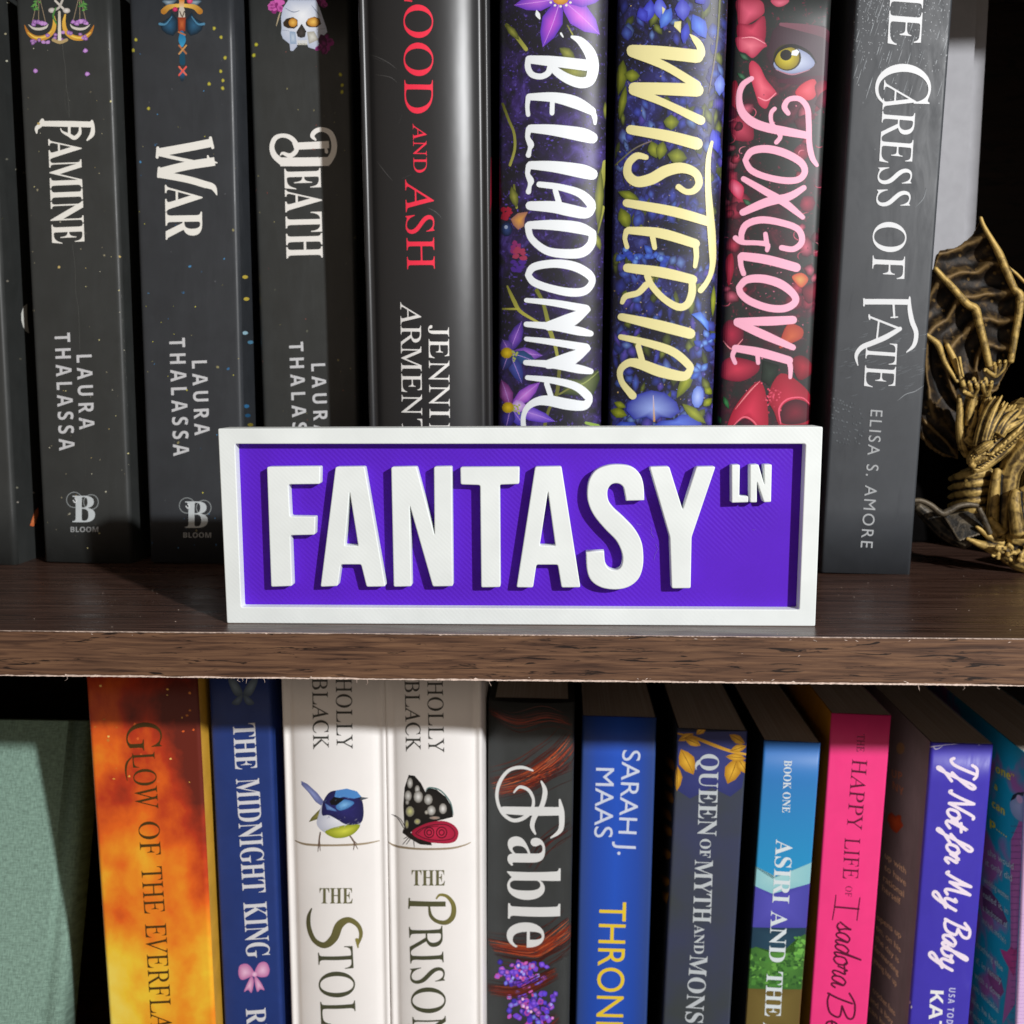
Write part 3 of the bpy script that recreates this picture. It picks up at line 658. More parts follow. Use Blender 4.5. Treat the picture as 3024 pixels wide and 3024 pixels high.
strokes(P, [([(470,82),(478,110),(492,140)],[10,34,14]),([(652,252),(668,278)],[16,10]),([(735,278),(800,310),(870,400),(895,500),(870,600),(800,622),(700,590),(610,530),(575,480)],[22,60,84,84,78,82,74,60,40]),
 ([(415,447),(600,462),(840,490)],[60,80,84]),([(405,450),(405,510),(435,560),(500,575),(555,550),(575,500)],[40,46,46,44,46,50]),
 ([(415,728),(600,732),(760,770),(885,835)],[50,76,92,60]),([(408,730),(400,800),(406,862)],[40,32,32]),([(588,750),(585,850)],[36,36]),([(885,825),(905,880),(908,928)],[40,38,22]),
 ([(425,965),(600,978),(800,1010),(885,1035)],[60,84,104,86]),([(412,970),(402,1030),(425,1085),(418,1120),(408,1165)],[46,36,50,30,40]),
 ([(425,1240),(600,1252),(800,1284),(885,1308)],[60,84,104,86]),([(412,1245),(402,1305),(425,1358),(418,1395),(408,1440)],[46,36,50,30,40]),
 ([(490,1385),(640,1405),(790,1450),(870,1520),(880,1560)],[44,50,62,72,60]),([(885,1560),(840,1600),(720,1580),(600,1555),(420,1545)],[60,80,92,88,66]),([(610,1430),(640,1530)],[40,44]),
 ([(415,1690),(600,1690),(780,1710),(880,1745)],[56,78,88,60]),([(405,1695),(430,1790),(540,1880),(680,1905),(810,1895),(880,1830),(890,1750)],[50,50,60,70,74,64,56])], W_)
P.z = B3
strokes(P, [([(405,285),(450,225),(600,200),(750,220),(860,280),(885,340),(830,405),(720,415),(570,385),(450,340),(405,285)],[46,58,62,70,66,50,60,64,58,56,46]),
 ([(392,475),(600,495),(840,540)],[34,50,62]),([(855,545),(720,625),(560,668)],[40,104,70]),([(392,655),(600,672),(780,705),(875,725)],[40,60,66,44]),
 ([(392,765),(600,790),(840,830)],[34,50,62]),([(855,838),(720,915),(560,955)],[40,104,70]),([(388,942),(600,958),(780,990),(875,1008)],[40,60,66,44]),
 ([(400,1055),(600,1078),(760,1120),(850,1190),(862,1230)],[36,50,60,66,50]),([(865,1230),(820,1265),(700,1255),(560,1228),(470,1235),(400,1280),(370,1350),(372,1430)],[50,72,84,78,60,44,36,40]),([(545,1100),(580,1205)],[40,40])], W_)
P.done('title_lettering', FOIL)
wis = Book('hardcover with pale yellow brushed title over blue wisteria blossom', (1826,0), (2150,0), (1788,1660), (2086,1660), 88, [WISM]*3, kind='round', group=UPG, sag=5, H=215)
P = Print(wis, A3); RW = random.Random(5)
for k in range(330):
    cl = RW.choice(((1250,80,190,110),(1600,120,150,130),(1830,620,60,220),(1230,860,140,80),(1600,800,180,90),(1560,1010,150,70),(1140,1120,60,120),(1830,1150,50,150),(1250,1500,150,90),(1600,1500,160,100),(1150,1950,110,110),(1400,1960,190,80),(1720,2050,60,140),(1200,2300,120,140),(1500,2250,160,100),(1700,2450,80,160),(1150,2600,90,160),(1450,2560,190,90),(1720,2700,60,180),(1450,2860,220,110),(1250,3050,200,90),(1600,3080,180,90))); x, y = RW.gauss(cl[0], cl[2]*.7), RW.gauss(cl[1], cl[3]*.7); x = min(max(x, 1035), 1885)-max(0, y-1700)*.02
    if RW.random() < .2: P.petal(x, y, x+RW.uniform(-70,70), y+RW.uniform(60,170), RW.uniform(16,36), RW.choice(['2c3222','343c1e','3c4426','262a20']), RW.choice(['6a7430','808a3a','505a2a']))
    else: P.petal(x, y, x+RW.uniform(-60,60), y+RW.uniform(50,150), RW.uniform(18,48), RW.choice(['22234e','2a2c6e','26305e','2c2660','1e2444']), RW.choice(['4450b4','4c66bc','5a4cb0','343c90','6a88c8']))
for k in range(260):
    P.z = A3;  P.ell(RW.uniform(1050,1870), RW.uniform(-20,3200), RW.uniform(2,8), RW.uniform(2,7), RW.choice(['c8a868','8a7a9c','3a3090','a89878','6a6ab8']), n=6, jit=.3, rnd=RW)
for x0, y0, x1, y1, wd, c, cc in ((1330,0,1300,165,48,'3434b0','5c6ce8'),(1390,-20,1400,150,50,'4a50c8','7a8cf0'),(1480,60,1400,215,46,'3c58c0','6a98f0'),(1560,-10,1570,160,60,'3a3cb4','7078e0'),(1640,110,1740,290,60,'3450c0','5f8cf2'),(1600,170,1570,330,34,'3036a8','4a58d8'),(1240,60,1290,165,44,'3434a8','5058d8'),(1790,970,1830,1150,42,'3438b8','5a62e8'),(1640,580,1700,720,44,'5058c8','8090e8'),(1850,560,1840,720,44,'5a6ac8','90a8e8'),(1660,20,1740,-40,50,'3030a0','5058d0')): P.petal(x0,y0,x1,y1,wd,c,cc)
P.poly([(1410,50),(1435,70),(1415,110)], 'e0dca0'); P.poly([(1505,165),(1555,160),(1550,250),(1530,230),(1500,200)], 'ddd690', 'efe8b0')
for pts, wd in (([(1845,0),(1830,250),(1800,480),(1760,700)],[14,14,12,6]),([(1060,1240),(1200,1120),(1330,1060)],10)): P.stroke(pts, wd, '6a7038', c2='7a6a70')
for a, b, c, d, wd in ((1120,450,1080,720,50),(1140,640,1090,900,30),(1190,520,1180,620,60),(1480,860,1480,980,60),(1330,1060,1370,1190,50),(1420,1060,1390,1200,44),(1450,1160,1600,1190,60),(1100,1560,1160,1720,50),(1080,1440,1240,1500,36)): P.petal(a,b,c,d,wd,'4c561c','98a034')
P.z = B3
P.poly([(1140,1300),(1150,1250),(1230,1180),(1330,1150),(1430,1170),(1520,1240),(1545,1310),(1480,1360),(1400,1350),(1350,1385),(1290,1350),(1200,1370)], '3038a0', '9cb0ee', ctr=(1345,1290)); P.stroke([(1345,1190),(1352,1380)], [4,16], 'd8c8d8', c2='c89a5a')
P.poly([(1340,1420),(1400,1380),(1500,1370),(1560,1330),(1660,1340),(1705,1400),(1700,1440),(1340,1440)], '2c3aa8', '5f7ae0'); P.poly([(1055,1420),(1100,1385),(1200,1390),(1230,1440),(1060,1440)], '2c3aa0', '4a66d0')
P.ell(1678,1200,46,84,'5a74d0','a8bcf4', ang=.1); P.poly([(1630,580),(1700,560),(1760,640),(1760,710),(1700,640)], '3058c8', '7ab0f8')
for a, b, c, d, wd in ((1730,1130,1785,1180,30),(1720,1270,1785,1210,30),(1520,1210,1660,970,44),(1560,1250,1740,1400,40),(1020,1300,1150,1340,40),(1050,1240,1140,1280,26),(1800,360,1790,600,20)): P.petal(a,b,c,d,wd,'5a6418','a0a82e')
for x, y in ((1340,130),(1120,130),(1200,160),(1400,190),(1760,760),(1700,1010),(1720,820)):
    for k in range(6): P.petal(x, y, x+RW.uniform(-80,80), y+RW.uniform(-70,60), 26, '2c3f98', RW.choice(['4f78d8','3a50c0','78a8f0']))
P.done('artwork')
P = Print(wis, A3, lay=P.lay+.02); Y_ = 'ece3a4'
strokes(P, [([(1622,262),(1660,300),(1695,350),(1702,410),(1660,450)],[10,46,56,60,50]),([(1672,425),(1400,395),(1185,378)],[100,96,80]),([(1185,392),(1440,500),(1670,640)],[76,62,66]),([(1672,678),(1400,668),(1200,660)],[100,92,80]),([(1195,680),(1440,780),(1700,905)],[70,56,70]),
 ([(1175,975),(1440,1020),(1670,1080)],[70,84,92]),([(1290,1182),(1220,1172),(1160,1230),(1155,1310),(1220,1365),(1330,1345),(1440,1285),(1560,1262),(1660,1300),(1688,1375),(1650,1432),(1590,1440),(1535,1405)],[40,52,56,66,78,86,86,78,64,56,50,44,46]),
 ([(1145,1525),(1500,1590),(1770,1668)],[60,76,70]),([(1785,1068),(1758,1200),(1756,1400),(1770,1600),(1782,1750),(1790,1900),(1790,1980),(1775,2060),(1740,2130),(1700,2180)],[22,38,46,56,60,54,44,38,40,44]),
 ([(1160,1730),(1400,1752),(1660,1830)],[54,76,70]),([(1145,1735),(1132,1790),(1148,1855)],[44,34,34]),([(1340,1780),(1355,1860)],[42,36]),([(1660,1820),(1668,1920),(1658,2000)],[44,40,32])], Y_)
P.z = B3
strokes(P, [([(1150,232),(1400,265),(1640,320)],[66,80,70]),([(1635,320),(1635,420),(1600,505),(1530,525),(1420,460),(1330,360),(1300,290)],[50,58,56,56,50,48,50]),([(1290,360),(1230,420),(1140,445),(1112,490)],[50,46,44,34]),
 ([(1105,600),(1370,660),(1620,725)],[56,80,80]),([(1100,750),(1300,795),(1490,860),(1610,960),(1620,1000)],[40,56,64,60,50]),([(1620,1000),(1570,1045),(1400,1010),(1250,955),(1160,945),(1098,1000),(1110,1090),(1190,1190)],[50,70,84,76,58,48,44,60]),([(1232,820),(1262,930)],[44,44])], Y_)
P.done('title_lettering', FOIL)
fox = Book('paperback with pink brushed title, red foxglove bells and a green eye', (2172,0), (2459,0), (2103,1660), (2378,1660), 92, [FOXM]*3, kind='paper', group=UPG, sag=1.2, rc=2.5)
P = Print(fox, C4); RF = random.Random(7)
P.poly([(380,190),(420,150),(700,160),(735,260),(735,520),(480,520),(400,480),(340,340)], '3a242e', '51404a', ctr=(560,330))
P.stroke([(430,150),(560,170),(690,200),(735,250)], [20,46,60,40], '7a4a58', c2='4a2430'); P.stroke([(420,500),(560,500),(690,480)], [20,50,30], '4a1c30')
for pts, c, cc in (([(160,0),(160,80),(180,180),(230,150),(310,100),(330,60),(300,0)], '9a2c44', 'e0607c'), ([(165,150),(170,240),(260,260),(330,260),(330,100),(250,150)], '8a1c38', 'd84c68'), ([(150,240),(190,225),(290,225),(345,280),(320,300),(260,358),(215,330),(170,310)], 'b03050', 'f07c90'),
 ([(250,375),(300,410),(340,490),(405,575),(370,610),(340,670),(300,650),(280,600),(235,440)], 'b8304c', 'f47084'), ([(520,580),(560,520),(640,490),(650,580),(600,620)], 'c02c40', 'e85c6c'), ([(640,530),(690,495),(725,520),(720,600),(690,660),(640,690),(655,620)], '5c1428', 'a83048'), ([(370,0),(480,0),(450,35),(400,40)], 'a83450', 'd86880'), ([(130,520),(160,505),(170,600),(150,690),(130,690)], '8a1c34', 'c03c54'), ([(130,720),(240,740),(260,860),(170,870),(130,840)], '7c1c34', 'c24860')): P.poly(pts, c, cc, smooth=True)
P.stroke([(190,235),(260,232),(335,270)], [3,7,3], 'ffa8b4'); P.stroke([(290,600),(345,620),(400,575)], [4,8,4], 'ff9cac')
P.poly([(385,395),(420,320),(500,290),(600,330),(640,390),(600,430),(500,455),(420,440)], '8a94b8', 'd2dcf0', smooth=True); P.ell(470,355,86,82,'3a3410','3a3410', n=20); P.ell(468,358,76,72,'8a7a10','d8c838', n=20); P.ell(462,340,36,34,'14120c', n=14); P.poly([(495,340),(500,315),(530,305),(545,320),(530,345)], 'e8f2fa')
P.stroke([(380,395),(415,315),(500,282),(600,322),(650,390)], [6,16,22,18,6], '15100f'); P.stroke([(400,430),(500,460),(610,430)], [4,9,4], 'b07a8c')
for k in range(46):
    y = RF.uniform(620, 1900); x = RF.choice((RF.uniform(95,260), RF.uniform(560,700)))-(y-600)*.04; r = RF.uniform(22,60); P.ell(x, y, r, r*RF.uniform(.7,1.2), RF.choice(['4a1a2a','3c1824','5c2032','34161f']), RF.choice(['b43a52','a03048','cc6078','6a1c34']), n=9, jit=.25, rnd=RF)
for k in range(22):
    y = RF.uniform(640, 1880); x = RF.choice((RF.uniform(100,240), RF.uniform(575,690)))-(y-600)*.04; r = RF.uniform(20,46); a0 = RF.uniform(0, 6.28)
    P.stroke([(x+r*math.cos(a0+t*.5), y+r*.8*math.sin(a0+t*.5)) for t in range(6)], [1,4,5,4,3,1], RF.choice(['e88498','d8647c','c04c64']), cap=False, seg=4)
for k in range(120):  P.ell(RF.uniform(110,650), RF.uniform(560,2500), RF.uniform(2,6), RF.uniform(2,6), RF.choice(['b04a68','6a2c40','8a3c54','d07890']), n=6)
for x, y in ((205,350),(190,470),(225,1250)): P.petal(x-30, y-20, x+30, y+25, 16, '1c3a28', '4a7a5c')
P.z = D4
for pts, c, cc in (([(65,990),(110,930),(190,960),(195,1060),(130,1115),(75,1060)], '5c1c30', 'b02c48'), ([(60,1240),(80,1180),(150,1160),(290,1200),(280,1260),(180,1310),(70,1290)], '7a1c34', 'd03c54'), ([(420,1100),(470,960),(560,980),(560,1040),(480,1080)], 'a83c30', 'c8603c'), ([(100,1600),(140,1480),(230,1360),(300,1310),(340,1400),(350,1600),(290,1600),(240,1550),(180,1540)], 'a01c34', 'dc3c58'), ([(350,1400),(430,1260),(560,1330),(620,1420),(620,1560),(520,1580),(470,1600),(420,1580),(390,1500)], '96182e', 'c82c48'), ([(430,1560),(440,1460),(520,1420),(600,1450),(610,1540),(520,1575)], '3c1420', '7a1c30'), ([(500,1180),(560,1150),(620,1200),(620,1260),(540,1300)], '6a1424', 'a82438'), ([(500,660),(560,640),(600,680),(560,730),(520,700)], 'c84c3c', 'd8a05a'), ([(560,740),(650,700),(655,780),(600,830)], '4c1424', '8a2438'), ([(90,560),(130,520),(140,620),(110,720),(95,660)], '8a1c30', 'b83450'), ([(130,60),(110,120),(180,190),(200,110)], 'c02c50', 'f07c9c')): P.poly(pts, c, cc, smooth=True)
P.stroke([(130,1590),(200,1530),(260,1555),(290,1600)], [5,10,10,6], 'f06c80'); P.stroke([(430,1570),(420,1480),(470,1420),(560,1410),(610,1450)], [6,10,9,7,4], 'f0607c'); P.stroke([(75,1060),(130,1110),(195,1050)], [4,8,4], 'f0909c'); P.stroke([(300,1310),(240,1370),(150,1480)], [3,8,3], 'f08890')
P.poly([(320,1180),(420,1210),(410,1270),(360,1340),(310,1300)], '16201a', '2c3a30')
for k in range(40): P.ell(350+RF.gauss(30,26), 1400+RF.gauss(0,45), 6, 6, RF.choice(['e0506c','b83048']), n=6)
for a in ((75,1400,110,1480),(40,1520,60,1570)): P.petal(*a, 16, '1c4a2c', '3c8a4c')
P.done('artwork')
P = Print(fox, C4, lay=P.lay+.02); PK = 'f9b4cc'
strokes(P, [([(250,485),(195,525),(172,600),(190,690),(255,755),(350,790),(460,812),(600,838)],[30,36,38,50,58,56,54,44]),([(475,700),(452,660),(480,615),(545,612),(592,665),(602,760),(605,880),(622,970),(652,1020)],[30,36,32,34,36,36,36,36,24]),([(392,672),(370,700),(374,760),(418,820),(425,850),(402,880)],[26,26,26,30,28,28]),
 ([(210,990),(250,935),(340,920),(450,945),(550,1000),(578,1060),(540,1108),(450,1115),(330,1090),(245,1050),(210,990)],[34,44,48,50,46,40,40,42,40,40,34]),([(200,1105),(330,1180),(450,1250),(565,1342)],[34,44,48,30]),([(572,1160),(480,1215),(340,1250),(195,1312)],[34,48,54,42]),
 ([(435,1530),(510,1538),(560,1490),(535,1415),(430,1375),(310,1358),(220,1385),(188,1440),(190,1490)],[34,36,38,40,42,44,42,38,30]),([(150,1470),(190,1496),(280,1500),(345,1510),(345,1545)],[34,32,30,34,26]),([(335,1445),(342,1500)],[28,32]),
 ([(192,1582),(350,1605),(525,1652)],[50,58,56]),([(180,1585),(184,1640),(200,1690)],[36,32,32]),
 ([(172,1775),(220,1728),(320,1722),(430,1755),(510,1820),(515,1870),(450,1905),(350,1900),(240,1860),(185,1815),(172,1775)],[38,46,52,54,46,44,46,46,46,42,38])], PK)
P.z = D4
strokes(P, [([(160,940),(350,938),(505,930)],[44,56,50]),([(160,948),(320,1020),(505,1100)],[44,54,36]),([(150,1105),(300,1130),(480,1180)],[44,54,50]),([(150,1108),(132,1150),(148,1195)],[34,28,26]),([(285,1140),(290,1195)],[28,26]),([(480,1178),(490,1230),(488,1285)],[34,30,22])], PK)
P.done('title_lettering')
GREY = paperish('charcoal_card', '3b3e42', .45, .1, .4)
car = Book('charcoal grey paperback with silver serif title standing beside the bronze dragon', (2528,0), (2813,0), (2421,1694), (2690,1699), 84, [GREY]*3, group=UPG, rc=.8, sag=.2, H=226)
P = Print(car, C4); RC = random.Random(3)
for k in range(60):
    x, y = RC.uniform(905, 1470), RC.uniform(-40, 560); L = RC.uniform(20, 110); P.stroke([(x,y),(x-L*.15,y+L*.5),(x-L*.32,y+L)], [1,RC.uniform(2,5),1], RC.choice(['8a8e92','70757a','9aa0a4']), seg=4)
for k in range(420):
    P.lay = .013+.003*(k % 9); x, y = RC.uniform(890, 1475), abs(RC.gauss(0, 260)); P.ell(x-(y*.05), y, RC.uniform(1.5,4), RC.uniform(2,6), RC.choice(['8e9296','777c80','a8acb0','3c4044']), n=5, jit=.3, rnd=RC)
P.z = D4
for k in range(110):
    x, y = RC.uniform(760, 1300), RC.gauss(1180, 110); L = RC.uniform(20, 70); P.stroke([(x,y),(x+L*.6,y-L*.1),(x+L,y-L*.3)], [1,RC.uniform(2,4),1], RC.choice(['585d61','666b70','46494d']), seg=3, cap=False)
for i in range(13):
    for j in range(11):
        if RC.random() < .3+.045*i: continue
        g = RC.uniform(-4, 4); P.ell(742+i*18+(j % 2)*9+g, 1410+j*26+i*5+RC.uniform(-5, 5), 7, 5, RC.choice(['4e5357','585d61','484c50','62676b']), ang=.6, n=7, jit=.2, rnd=RC)
P.stroke([(1150,1430),(1200,1390),(1260,1370),(1320,1330)], [1,4,4,1], '8d9296'); P.stroke([(1260,235),(1310,180),(1330,110)], [1,5,1], '7a7f83')
P.done('artwork')
P = Print(car, C4, lay=.16); SV = 'dcdee0'
P.text('THE', (1128,-430), (1088,276), 205, SV, 'roman'); P.text('C', (1030,384), (1012,645), 330, SV, 'roman'); P.text('ARESS', (1068,495), (1020,1272), 203, SV, 'roman'); P.text('OF', (1004,1368), (992,1718), 200, SV, 'roman')
P.z = D4
P.stroke([(945,818),(1080,818),(1225,820)], 34, SV, cap=False); P.stroke([(943,800),(943,842)], 10, SV); P.stroke([(1225,790),(1225,860),(1240,940),(1265,1010),(1252,1085),(1205,1130)], [10,26,30,28,24,6], SV); P.stroke([(1125,830),(1130,915)], [14,12], SV); P.stroke([(1110,915),(1150,912)], 8, SV)
P.stroke([(975,910),(1165,985)], [12,14], SV); P.stroke([(1165,985),(1080,1035),(1000,1070),(930,1100),(895,1150),(905,1210)], [26,32,32,30,22,6], SV); P.stroke([(1035,935),(1022,1052)], 11, SV); P.stroke([(975,900),(978,925)], 10, SV)
P.text('TE', (957,1068), (943,1342), 192, SV, 'roman')
P.done('title_lettering', FOIL)
P = Print(car, ID, lay=.16); P.text('ELISA S. AMORE', (2571,1210), (2541,1616), 35, 'a9acae', 'sans', 1.25); P.done('author_lettering', FOIL)
# ------------------------------------------------------------------ lower row of books
LOG = 'books standing on the lower shelf'
E_ = crop(0, 1980, .54052); F_ = crop(700, 1980, .54052); G_ = crop(1400, 1980, .54022); H_ = crop(2200, 1980, .54033); B6 = crop(2500, 2500, .27122)
def LB(label, TL, TR, BL, BR, depth, mats, top, **k):
    return Book(label, TL, TR, BL, BR, depth, mats, base_z=ZLOW, top_px=top, group=LOG, **k)
# fiery card
FIRE = mat('fiery_orange_card', (1, .3, .05), .4, .4)
_v = coords(FIRE, (1, 1, .8)); _n = noise(FIRE, _v, 36, 6, .12, .52)
_tc = nn(FIRE, 'ShaderNodeTexCoord'); _sx = nn(FIRE, 'ShaderNodeSeparateXYZ'); lk(FIRE, _tc.outputs['Object'], _sx.inputs[0])
_mr = nn(FIRE, 'ShaderNodeMapRange'); _mr.inputs[1].default_value = .02; _mr.inputs[2].default_value = .175; _mr.inputs[3].default_value = .34; _mr.inputs[4].default_value = -.16; lk(FIRE, _sx.outputs['Z'], _mr.inputs[0])
_mx = nn(FIRE, 'ShaderNodeMapRange'); _mx.inputs[1].default_value = -.02; _mx.inputs[2].default_value = .02; _mx.inputs[3].default_value = .08; _mx.inputs[4].default_value = -.08; lk(FIRE, _sx.outputs['X'], _mx.inputs[0])
_a = nn(FIRE, 'ShaderNodeMath', operation='ADD'); lk(FIRE, _n, _a.inputs[0]); lk(FIRE, _mr.outputs[0], _a.inputs[1])
_a2 = nn(FIRE, 'ShaderNodeMath', operation='ADD'); lk(FIRE, _a.outputs[0], _a2.inputs[0]); lk(FIRE, _mx.outputs[0], _a2.inputs[1])
base(FIRE, ramp(FIRE, _a2.outputs[0], [(.25, lin('6a2418')), (.38, lin('c03a1a')), (.5, lin('ee6a1c')), (.62, lin('f89a24')), (.76, lin('fbd038')), (.92, lin('fce468'))]))
YEL = paperish('yellow_card', 'd9a53a', .45)
glow = LB('fiery orange and yellow paperback with dark serif lettering beside the green cloth book', (249,2007), (587,2007), (327,3024), (631,3024), 74, [FIRE, YEL, YEL], (420,1955), rc=.8, sag=.3)
P = Print(glow, E_); R = random.Random(2)
for k in range(26): P.ell(R.uniform(490,1060), R.uniform(70,640), R.uniform(3,10), R.uniform(3,9), R.choice(['d88030','f0b850','e8682c','f8d070']), n=7, jit=.2, rnd=R)
P.done('artwork')
P = Print(glow, E_, lay=.06); DK = '4a3510'
P.text('G', (690,288), (697,442), 188, DK, 'roman'); P.text('LOW', (722,452), (744,762), 122, DK, 'roman'); P.stroke([(722,470),(694,505),(688,555),(696,602)], [5,12,9,3], DK)
P.text('OF', (757,828), (768,1012), 112, DK, 'roman'); P.text('THE', (772,1076), (790,1330), 112, DK, 'roman'); P.text('EVERFLAME', (793,1386), (838,2150), 114, DK, 'roman')
P.done('title_lettering')
NAVY = paperish('navy_card', '21397a', .42, .08)
mid = LB('narrow navy blue paperback with pale lettering and a pink bow on the spine', (613,2010), (797,2010), (662,3024), (833,3024), 80, [NAVY]*3, (700,1950), rc=1.2, sag=.5)
P = Print(mid, E_)
for sx in (-1, 1):
    X = lambda x: 1328+sx*(x-1328)
    P.poly([(X(1328),125),(X(1290),55),(X(1248),45),(X(1262),100),(X(1290),140)], '3a4a5c', '6f8290', smooth=True); P.poly([(X(1325),130),(X(1290),150),(X(1266),180),(X(1300),190),(X(1322),165)], '3a4a5c', '61748a', smooth=True)
P.z = F_; PKB = ('c070a8', 'f2c4e4')
for pts in ([(95,1655),(60,1605),(15,1612),(8,1660),(25,1690),(60,1680)], [(95,1655),(120,1600),(160,1595),(178,1635),(165,1670),(125,1675)], [(80,1670),(60,1700),(38,1755),(60,1745),(80,1760),(92,1700)], [(100,1670),(128,1700),(150,1745),(128,1742),(110,1755),(96,1700)]): P.poly(pts, *PKB, smooth=True)
P.ell(96, 1660, 16, 15, 'd890c4', 'f8d4ec')
P.done('artwork')
P = Print(mid, ID, lay=.05)
for t, a, b, c in (('THE',(688,2138),(695,2273),65),('MIDNIGHT',(697,2301),(717,2638),68),('KING',(719,2666),(729,2829),68)): P.text(t, a, b, c, 'dcdde2', 'bold')
P.text('REBECCA', (726,2979), (748,3300), 58, 'dcdde2', 'bold')
P.done('title_lettering')
IVORY = paperish('ivory_jacket', 'f3f0ed', .42, .03, .4, 40); JW = 'c9c4bc'
for i, (lab, L, T_) in enumerate((('white jacketed hardcover with a small blue bird on a twig printed on its spine', [(827,2010),(1134,2010),(857,3024),(1150,3024)], 'STOLEN'), ('white jacketed hardcover with a black and red butterfly printed on its spine', [(1136,2010),(1419,2010),(1151,3024),(1428,3024)], 'PRISON'))):
    b = LB(lab, L[0], L[1], L[2], L[3], 78, [IVORY]*3, (L[0][0]+140,1948), kind='hard', sag=3.0)
    P = Print(b, F_)
    if i == 0:
        P.stroke([(318,930),(380,950),(520,955),(680,948),(778,930)], [6,12,11,11,5], '8a7a62', c2='a8987e')
        P.poly([(350,603),(385,620),(440,670),(478,720),(465,742),(430,718),(390,665),(352,625)], '5c6498', '98a4d8'); P.poly([(470,735),(450,760),(410,800),(392,828),(430,815),(480,800),(520,760)], '5c5a2c', '9a9248')
        P.poly([(470,720),(520,690),(640,720),(680,790),(665,860),(600,910),(540,912),(470,880),(436,840),(445,790)], 'b8bccc', 'eceef4', smooth=True); P.poly([(480,880),(560,850),(650,840),(672,850),(640,890),(590,912),(530,914)], '8a9420', 'd8dc4c', smooth=True)
        P.poly([(468,725),(500,670),(545,655),(640,655),(675,690),(690,740),(690,800),(670,835),(600,842),(540,810),(500,790),(465,790)], '1c1c4c', '2c2a70', smooth=True)
        P.poly([(540,655),(600,645),(655,660),(680,690),(640,700),(580,690),(530,705)], '4f8acc'); P.poly([(540,740),(580,705),(640,720),(610,750),(560,765)], '3a74b4', '80bcec', smooth=True); P.poly([(505,715),(530,690),(590,700),(545,735),(515,735)], '0c0c14'); P.poly([(672,690),(720,696),(672,712)], '2c3038', '5a6470')
        P.poly([(480,725),(540,760),(545,770),(490,760)], '4a6cac', '7498d0')
        RBD = random.Random(3)
        for k in range(70):
            x, y = RBD.gauss(570, 62), RBD.gauss(800, 60); c = ('8fb4e0' if y < 720 else '39387c' if y < 800 else 'd8dce8' if y < 860 else 'b8c040'); L = RBD.uniform(10, 26)
            if 470 < x < 680 and 670 < y < 895: P.stroke([(x,y),(x-L*.5,y+L*.5)], [1,RBD.uniform(2,4),1], c, seg=3, cap=False)
        for pts in ([(455,885),(448,935),(442,990)],[(450,930),(455,985)],[(618,905),(640,940),(636,980)],[(640,940),(660,975)],[(630,925),(655,945)]): P.stroke(pts, [8,8,3], '6a5648')
    else:
        P.stroke([(828,940),(880,962),(1000,975),(1160,972),(1240,955),(1275,940)], [6,12,11,11,8,5], '8a7a62', c2='a8987e')
        P.poly([(915,880),(908,740),(915,640),(938,570),(970,575),(1005,615),(1030,665),(1045,640),(1090,650),(1140,690),(1175,745),(1180,800),(1100,820),(1000,850),(940,890)], '141414', '26221f', smooth=False)
        P.stroke([(1030,660),(1050,640),(1110,655),(1165,720),(1182,790)], [3,7,8,7,3], '5c7c7a')
        for x, y, rx, ry, c in ((945,615,16,30,'e8e8e4'),(985,650,14,24,'d8d8d4'),(935,685,20,30,'e4e4e0'),(990,690,26,34,'f0f0ec'),(1045,705,24,30,'dcdcd8'),(1062,765,24,28,'e8e8e4'),(1125,755,22,30,'eceae6'),(945,770,24,30,'d8d890'),(985,825,18,16,'c8c47a'),(930,720,10,14,'b8b8b4'),(928,840,10,24,'b8b468'),(1035,775,10,12,'d0ccc0'),(1080,805,30,9,'b89888')): P.ell(x, y, rx, ry, '77736c', c, n=10)
        P.poly([(955,880),(1000,850),(1060,828),(1130,822),(1185,845),(1210,885),(1195,930),(1150,945),(1080,942),(1000,935),(965,915)], 'a01838', 'd02c50', smooth=True)
        for x, r in ((1050,26), (1118,28)):
            for q in (1, .5): P.stroke([(x+r*q*math.cos(t*.628), 885+r*q*1.05*math.sin(t*.628)) for t in range(11)], 6, '4c0c1c')
        P.stroke([(975,890),(1010,862),(1080,842),(1150,845),(1190,885),(1170,920),(1090,928),(1020,915),(975,890)], 5, '5c1024'); P.stroke([(990,888),(1030,858),(1100,850)], 4, '5c1024')
        P.poly([(905,870),(930,865),(960,900),(1000,925),(1060,940),(1065,955),(1000,950),(940,915),(910,890)], '15110f', '2a2220'); P.ell(918,882,14,13,'141010')
        for pts in ([(915,868),(880,810),(845,785)],[(922,862),(895,815),(862,790)],[(935,905),(910,920)],[(950,915),(925,950)],[(965,925),(968,965)],[(940,910),(905,950)]): P.stroke(pts, [5,4,3], '2c2622')
    P.done('artwork')
    P = Print(b, F_, lay=.12); BK = '3a3a36'
    x0 = (0, 503)[i]
    if i == 0: P.text('HOLLY', (540,42), (546,428), 86, BK, 'roman'); P.text('BLACK', (410,40), (418,431), 84, BK, 'roman')
    else: P.text('HOLLY', (1040,58), (1048,448), 84, BK, 'roman'); P.text('BLACK', (916,55), (924,442), 80, BK, 'roman')
    P.done('author_lettering')
    P = Print(b, F_, lay=.12); GD = '5c5a38'; GO = '8a8240'
